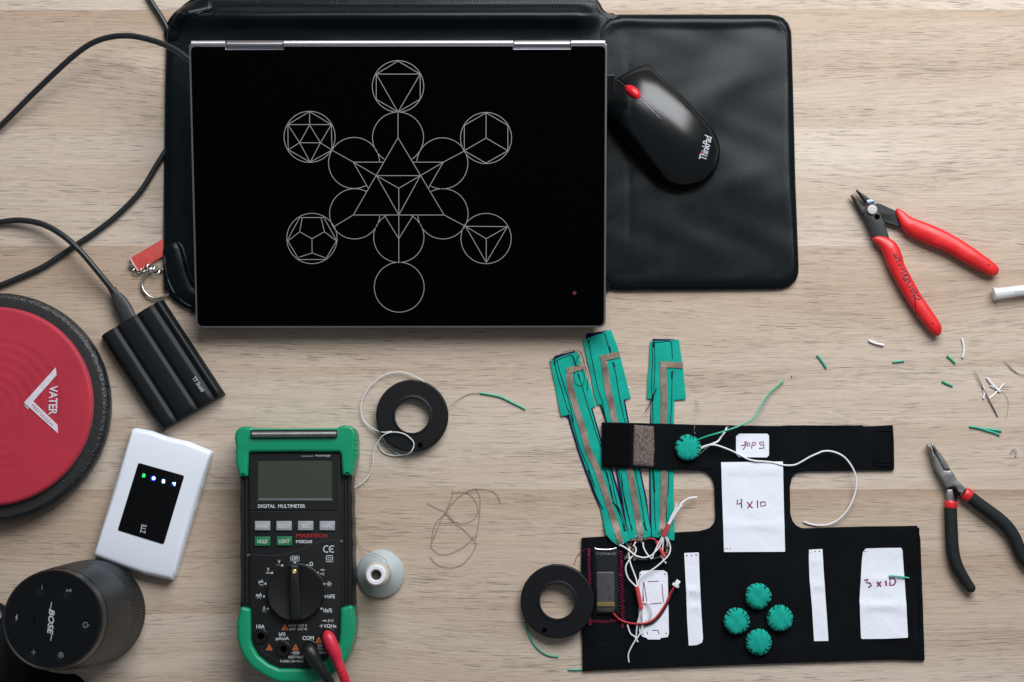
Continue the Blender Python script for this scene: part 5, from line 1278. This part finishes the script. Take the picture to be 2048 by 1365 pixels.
m = M(); m.tube(smooth([P(*zn([q_])[0], .0035) for q_ in ((328, 470), (350, 500), (345, 545))], 4), .0010, 8); m.tube(smooth([P(*zn([q_])[0], .0035) for q_ in ((335, 450), (360, 485), (395, 500))], 4), .0012, 8); Tp.part('return_spring', m, mBlkGloss)
def grip(T, name, ctr, w, conv, z, mt, fl=.82, n=20, seg=5, end=.5):
    c_ = smooth([Vector(conv([q_])[0]) for q_ in ctr], seg); K_ = len(c_); ws = [w[min(len(w)-1, i//seg)]*(1-(i % seg)/seg)+w[min(len(w)-1, i//seg+1)]*((i % seg)/seg) for i in range(K_)]
    m = M(); pts = [P(p.x, p.y, z) for p in c_]
    ext = [(0, 1)]*0
    R_ = [x*MPP(z) for x in ws]
    # rounded end
    t = (pts[-1]-pts[-2]).normalized(); e = R_[-1]
    for a in (.25, .5, .72, .88, .97, 1.0): pts.append(pts[K_-1]+t*e*a*.95); R_.append(e*math.sqrt(max(.0009, 1-a*a)))
    m.tube(pts, R_, n)
    for v in m.v: v.z = z+(v.z-z)*fl
    T.part(name, m, mt); return m
gz = .0062
grip(Tp, 'foam_grip', [(307, 590), (309, 660), (313, 760), (320, 880), (335, 970), (365, 1050), (415, 1135), (462, 1200)], [12.4, 12.6, 12.8, 12.9, 12.6, 12, 10.8, 9.3], zn, gz, mFoam)
grip(Tp, 'foam_grip', [(455, 508), (520, 560), (590, 612), (670, 672), (740, 740), (790, 815), (822, 890), (850, 955), (900, 1030)], [12, 12.4, 12.7, 13, 13, 12.8, 12.5, 11.8, 10], zn, gz, mFoam)
for a, b, c_ in (((311, 540), (306, 597), 12.9), ((409, 478), (458, 510), 13.2)):
    m = M(); p0, p1 = P(*zn([a])[0], gz), P(*zn([b])[0], gz); L5 = [p0.lerp(p1, k/6) for k in range(7)]; r_ = c_*MPP(gz)
    m.tube(L5, [r_*.90, r_*1.0, r_*1.02, r_*1.02, r_*1.02, r_*1.0, r_*.9], 24)
    for v in m.v: v.z = gz+(v.z-gz)*.85
    Tp.part('red_cuff', m, mCuff)

# flush cutters
Tc = Thing('flush_cutters', 'black steel wire cutters with smooth red handles, one marked with handwriting', 'wire cutters', P(1800, 500)); zk = lambda p: ZM(p, 4.015, 1660, 360); zj = lambda p: ZM(p, 9.75, 1680, 360)
m = M(); m.prism(rpoly(XY(zj([(735, 455), (800, 470), (1085, 600), (1160, 680), (1240, 950), (1180, 925), (870, 825), (800, 700), (700, 620), (640, 480)]), .006), .0003, 2), .0030, .0060, .0006, 2); Tc.part('upper_arm', m, mToolBlk)
m = M(); m.prism(rpoly(XY(zj([(316, 188), (350, 200), (430, 265), (600, 375), (560, 440), (520, 460), (470, 405), (400, 310)]), .0075), .0002, 2), .0030, .0078, .0010, 3); Tc.part('right_blade', m, mToolBlk)
m = M(); m.prism(rpoly(XY(zj([(218, 288), (240, 300), (330, 385), (450, 520), (520, 515), (540, 560), (500, 690), (450, 690), (420, 660), (310, 465)]), .0075), .0002, 2), .0026, .0074, .0010, 3); Tc.part('left_blade', m, mToolBlk)
m = M(); m.prism(rpoly(XY(zj([(525, 480), (600, 440), (700, 460), (735, 500), (745, 590), (800, 680), (880, 850), (985, 1200), (640, 1110), (540, 860), (470, 715), (465, 620), (500, 540)]), .009), .0006, 3), .0050, .0088, .0006, 2); Tc.part('lower_arm', m, mToolBlk)
m = M(); sv = [(510, 400), (560, 378), (630, 375), (680, 405), (718, 470), (716, 500), (640, 480), (560, 478), (530, 480)]
m.prism(rpoly(XY(zj(sv), .0102), .0006, 3), .0085, .0102, .0008, 3); Tc.part('spring_clip', m, mToolSpring)
q = P(*zj([(632, 577)])[0], .011); m = M(); r_ = 97/9.75*MPP(.011); m.lathe((q.x, q.y, .0085), [(r_, 0), (r_, .0022), (r_*.96, .0027), (r_*.7, .0028), (.0004, .0028)], 48); Tc.part('pivot_pin', m, mPin)
q = P(*zj([(725, 722)])[0], .009); m = M(); m.lathe((q.x, q.y, .0088), [(.0024, .00005), (.0023, .0001), (.0004, .0001)], 32); Tc.part('arm_hole', m, mHoleShade)
def handle(pts, name):
    o = [tuple(v) for v in smooth(XY(zk(pts), .0075), 6, True)]; o = ccw(o); m = M(); n_ = len(o)
    # medial axis height: rounded across the width using distance to outline
    c_ = o
    def dist(x, y):
        b = 1e9
        for i in range(n_):
            ax_, ay = c_[i]; bx2, by2 = c_[(i+1) % n_]; dx, dy = bx2-ax_, by2-ay; L2 = dx*dx+dy*dy or 1e-12
            t = max(0, min(1, ((x-ax_)*dx+(y-ay)*dy)/L2)); b = min(b, math.hypot(x-ax_-t*dx, y-ay-t*dy))
        return b
    return o, dist
def ribgrip(T, name, left, right, conv, mt, hmax=.0125, seg=6):
    """handle spanned between its two outlines (tip to end), elliptical in section"""
    A_ = smooth([Vector(q_) for q_ in conv(left)], seg); B_ = smooth([Vector(q_) for q_ in conv(right)], seg); m = M(); n = 24; K_ = len(A_); zc_ = hmax/2
    sec = []
    for a, b in zip(A_, B_):
        pa, pb = P(a.x, a.y, zc_), P(b.x, b.y, zc_); c_ = (pa+pb)/2; e = (pb-pa)/2; w = e.length; hh = min(hmax/2, max(w*.86, .0008)); sec.append((c_, e, hh))
        for k in range(n):
            an = 2*math.pi*k/n; cx_ = math.copysign(abs(math.cos(an))**.85, math.cos(an)); sy_ = math.copysign(abs(math.sin(an))**.8, math.sin(an))
            m.v.append(c_+e*cx_+Vector((0, 0, hh*sy_)))
    for i in range(K_-1): m.ring(i*n, (i+1)*n, n)
    m.f.append(list(range(n-1, -1, -1))); m.flat.append(False); m.f.append([(K_-1)*n+k for k in range(n)]); m.flat.append(False)
    ob = T.part(name, m, mt)
    def top(x, y):
        best = None
        for c_, e, hh in sec:
            v = Vector((x-c_.x, y-c_.y, 0)); d = abs(v.dot(Vector((-e.y, e.x, 0)).normalized()))
            if best is None or d < best[0]: best = (d, min(.98, abs(v.dot(e)/max(e.length_squared, 1e-9))), hh)
        return zc_+best[2]*(1-best[1]**(2/.85)) ** (.4)
    return ob, top
g1, top1 = ribgrip(Tc, 'red_handle', [(527, 236), (531, 280), (545, 325), (572, 380), (610, 425), (680, 470), (800, 525), (930, 578), (1060, 655), (1180, 720), (1270, 765), (1310, 772), (1335, 766), (1347, 757)],
                   [(545, 229), (585, 250), (620, 280), (665, 308), (740, 335), (820, 365), (930, 415), (1030, 470), (1130, 535), (1230, 605), (1310, 665), (1350, 705), (1353, 735), (1349, 754)], zk, mToolRed)
g2, top2 = ribgrip(Tc, 'red_handle', [(337, 463), (342, 485), (370, 515), (405, 560), (430, 615), (455, 680), (500, 770), (560, 880), (620, 975), (680, 1065), (740, 1145), (800, 1215), (848, 1250), (870, 1252)],
                   [(355, 447), (400, 450), (450, 462), (505, 490), (545, 535), (575, 605), (600, 690), (660, 800), (720, 910), (790, 1015), (845, 1095), (890, 1170), (894, 1225), (874, 1251)], zk, mToolRed)
zm_ = lambda p: ZM(p, 6.206, 1740, 460); m = M()
W_ = [[(283, 310), (300, 318), (325, 298)], [(300, 340), (318, 330), (335, 322)], [(318, 360), (332, 350), (352, 345)], [(290, 305), (310, 345), (325, 365)], [(320, 410), (345, 392), (365, 380), (392, 382)], [(345, 365), (362, 362)],
      [(340, 440), (362, 428), (375, 455), (398, 440)], [(362, 495), (388, 482), (400, 505), (415, 478), (420, 505)], [(378, 548), (400, 530), (425, 520), (455, 515), (468, 540), (450, 560), (425, 560), (405, 545)], [(400, 590), (425, 570), (455, 575), (478, 570), (492, 590), (470, 610), (440, 612), (420, 595)],
      [(405, 600), (420, 620), (432, 640)], [(430, 640), (455, 625), (485, 622), (500, 640), (470, 650)], [(455, 690), (470, 665), (495, 650)], [(465, 700), (490, 720), (512, 700), (530, 690)], [(500, 770), (515, 740), (540, 718), (550, 735), (525, 755)], [(510, 775), (540, 780), (560, 755), (580, 762), (560, 785)],
      [(515, 830), (545, 810), (575, 790), (590, 770)], [(545, 812), (560, 850), (590, 862), (618, 868), (630, 850), (610, 825), (580, 812)], [(548, 850), (560, 900), (568, 960), (575, 1020), (592, 1070), (615, 1100)]]
for r_ in W_: m.stroke([P(*zm_([q_])[0], .011) for q_ in r_], .00085, lambda x, y: top2(x, y)+.0002)
Tc.part('handwriting', m, mMarker, g2)
for (a, b), tp, g_ in (((1275, 682), top1, g1), ((825, 1153), top2, g2)):
    q = P(*zk([(a, b)])[0], .011); m = M(); m.dot(q, .0006, tp(q.x, q.y)+.0002); Tc.part('pin_hole', m, mHoleShade, g_)

# ================================================================ plastic tube
T = Thing('plastic_tube', 'frosted white plastic tube with a flared end entering from the right', 'plastic tube', P(2010, 587))
a, b = P(1990, 588, .0058), P(2120, 572, .0058); d = (b-a).normalized()
m = M(); m.tube([a, a+d*.002, a+d*.010, b], [.0048, .0048, .0046, .0046], 28); T.part('tube_wall', m, mTube)
m = M(); m.tube([a-d*.0015, a-d*.0012, a+d*.0008, a+d*.001], [.0050, .0054, .0054, .0048], 28); T.part('flange', m, mTube)
m = M(); m.tube([a+d*.016+Vector((0, 0, .0030)), b+Vector((0, 0, .0030))], .0020, 12); T.part('inner_core', m, mTubeIn)

# ================================================================ clippings and needles
zx = lambda p: ZM(p, 4.549, 1600, 640)
def clip(pts, mt, r, name, label, cat, group): wire(name, label, cat, [[(a, b, r+.0001) for a, b in pts]], r, mt, group=group, conv=zx)
G = 'green wire offcuts'
clip([(155, 322), (200, 378), (240, 440)], mGreenWire, .0009, 'wire_offcut', 'green wire offcut nearest the teal straps, left of the other offcuts', 'wire offcut', G)
clip([(842, 385), (895, 380), (947, 373)], mGreenWire, .0009, 'wire_offcut', 'nearly level green wire offcut below the written-on cutter handle', 'wire offcut', G)
clip([(1338, 328), (1375, 360), (1413, 396)], mGreenWire, .0009, 'wire_offcut', 'slanted green wire offcut beside the upright white offcut', 'wire offcut', G)
clip([(1292, 558), (1340, 582), (1390, 603)], mGreenWire, .0009, 'wire_offcut', 'green wire offcut left of the long sewing needle', 'wire offcut', G)
m = M()
for r_ in ([(1540, 970), (1590, 978), (1650, 988), (1740, 998), (1835, 1012)], [(1640, 990), (1690, 1005), (1760, 1025), (1818, 1050)]): m.tube(smooth([P(*zx([q_])[0], .0010) for q_ in r_], 5), .0009, 8)
solo('split_wire_offcut', m, mGreenWire, 'forked pair of long green wire offcuts right of the strap end', 'wire offcut', G)
Gw = 'white wire offcuts'
clip([(625, 185), (650, 200), (690, 215), (762, 232)], mWire, .0011, 'wire_offcut', 'white wire offcut with a fat end below the cutter handle on its left', 'wire offcut', Gw)
clip([(1473, 168), (1486, 220), (1490, 280), (1480, 345)], mWire, .0009, 'wire_offcut', 'upright white wire offcut right of the written-on cutter handle', 'wire offcut', Gw)
clip([(1700, 527), (1740, 578), (1780, 620), (1820, 655)], mWire, .0010, 'wire_offcut', 'long slanting white wire offcut right of the needle', 'wire offcut', Gw)
clip([(1732, 600), (1765, 618), (1800, 632)], mWire, .0007, 'wire_offcut', 'short white wire offcut touching the long slanting one', 'wire offcut', Gw)
clip([(1665, 600), (1675, 650), (1676, 680), (1668, 716)], mWire, .0009, 'wire_offcut', 'small curved white wire offcut crossed by the needle', 'wire offcut', Gw)
clip([(1725, 715), (1790, 655), (1855, 585)], mSteel, .00045, 'wire_offcut', 'thin bare silver wire offcut crossing under the white one', 'wire offcut', 'bare wire offcuts')
m = M(); a, b = P(*zx([(1583, 458)])[0], .0022), P(*zx([(1800, 884)])[0], .0008); n8 = [a.lerp(b, k/8) for k in range(9)]
m.tube(n8, [.0001, .0003, .00042, .0005, .0005, .00052, .00055, .00060, .00035], 8); solo('sewing_needle', m, mSteelRough, 'long steel sewing needle lying across the white offcuts', 'needle')
T = Thing('threaded_needle', 'fine steel needle with pale thread near the right edge of the table', 'needle', P(*zx([(1920, 440)])[0]))
m = M(); m.tube([P(*zx([(1845, 362)])[0], .0014), P(*zx([(1920, 440)])[0], .0010), P(*zx([(1985, 486)])[0], .0008)], [.0001, .0004, .0003], 8); T.part('needle_shaft', m, mSteelRough)
m = M(); m.tube(smooth([P(*zx([q_])[0], .0012) for q_ in ((1915, 440), (1960, 470), (2000, 490), (2050, 500), (2120, 498))], 5), .0003, 6); T.part('thread', m, mYarn)
wire('hair_thread', 'hair-thin thread curling below the silver wire offcut', 'thread', [[(1830, 645, .0012), (1875, 690, .001), (1895, 750, .0008), (1890, 830, .0005), (1875, 905, .0005)]], .00016, mThreadGrey, conv=zx)
wire('plastic_curl', 'tiny curl of clear plastic above the pliers handles', 'plastic scrap', [[(1915, 1215, .0008), (1925, 1190, .0015), (1945, 1166, .0025), (1962, 1175, .0028), (1970, 1205, .0018), (1963, 1240, .0008)]], .0006, mClear, conv=zx)
wire('wire_offcut', 'green wire offcut lying across the edge of the 3 x 10 card', 'wire offcut', [[(1685, 362, .0055), (1760, 368, .0056), (1843, 380, .0050)]], .0007, mGreenWire, group=G, conv=ze)
wire('wire_offcut', 'green wire offcut poking out under the lower left corner of the brace', 'wire offcut', [[(1136, 1339.5, .0008), (1150, 1340, .0008), (1175, 1339, .0008)]], .0007, mGreenWire, group=G)
wire('pink_thread', 'loose pink thread end trailing off the left edge of the brace', 'thread', [[(290, 905, .004), (262, 918, .003), (220, 948, .0015), (185, 1005, .0008), (160, 1086, .0006)]], .00022, mPink, conv=zb3)
m = M(); m.tube([P(1351, 776, .0008) if False else P(1583.5, 752, .0006), P(1584, 756, .0006)], .0003, 5); solo('black_scrap', m, mThreadBlk, 'tiny black thread scrap above the tip of the green wire', 'thread scrap')
m = M(); m.tube([P(1350, 1234, .0) if False else P(1256, 774, .0006), P(1258, 777, .0006)], .0006, 6); solo('white_scrap', m, mWire, 'tiny white scrap beside the middle felt strap', 'scrap')
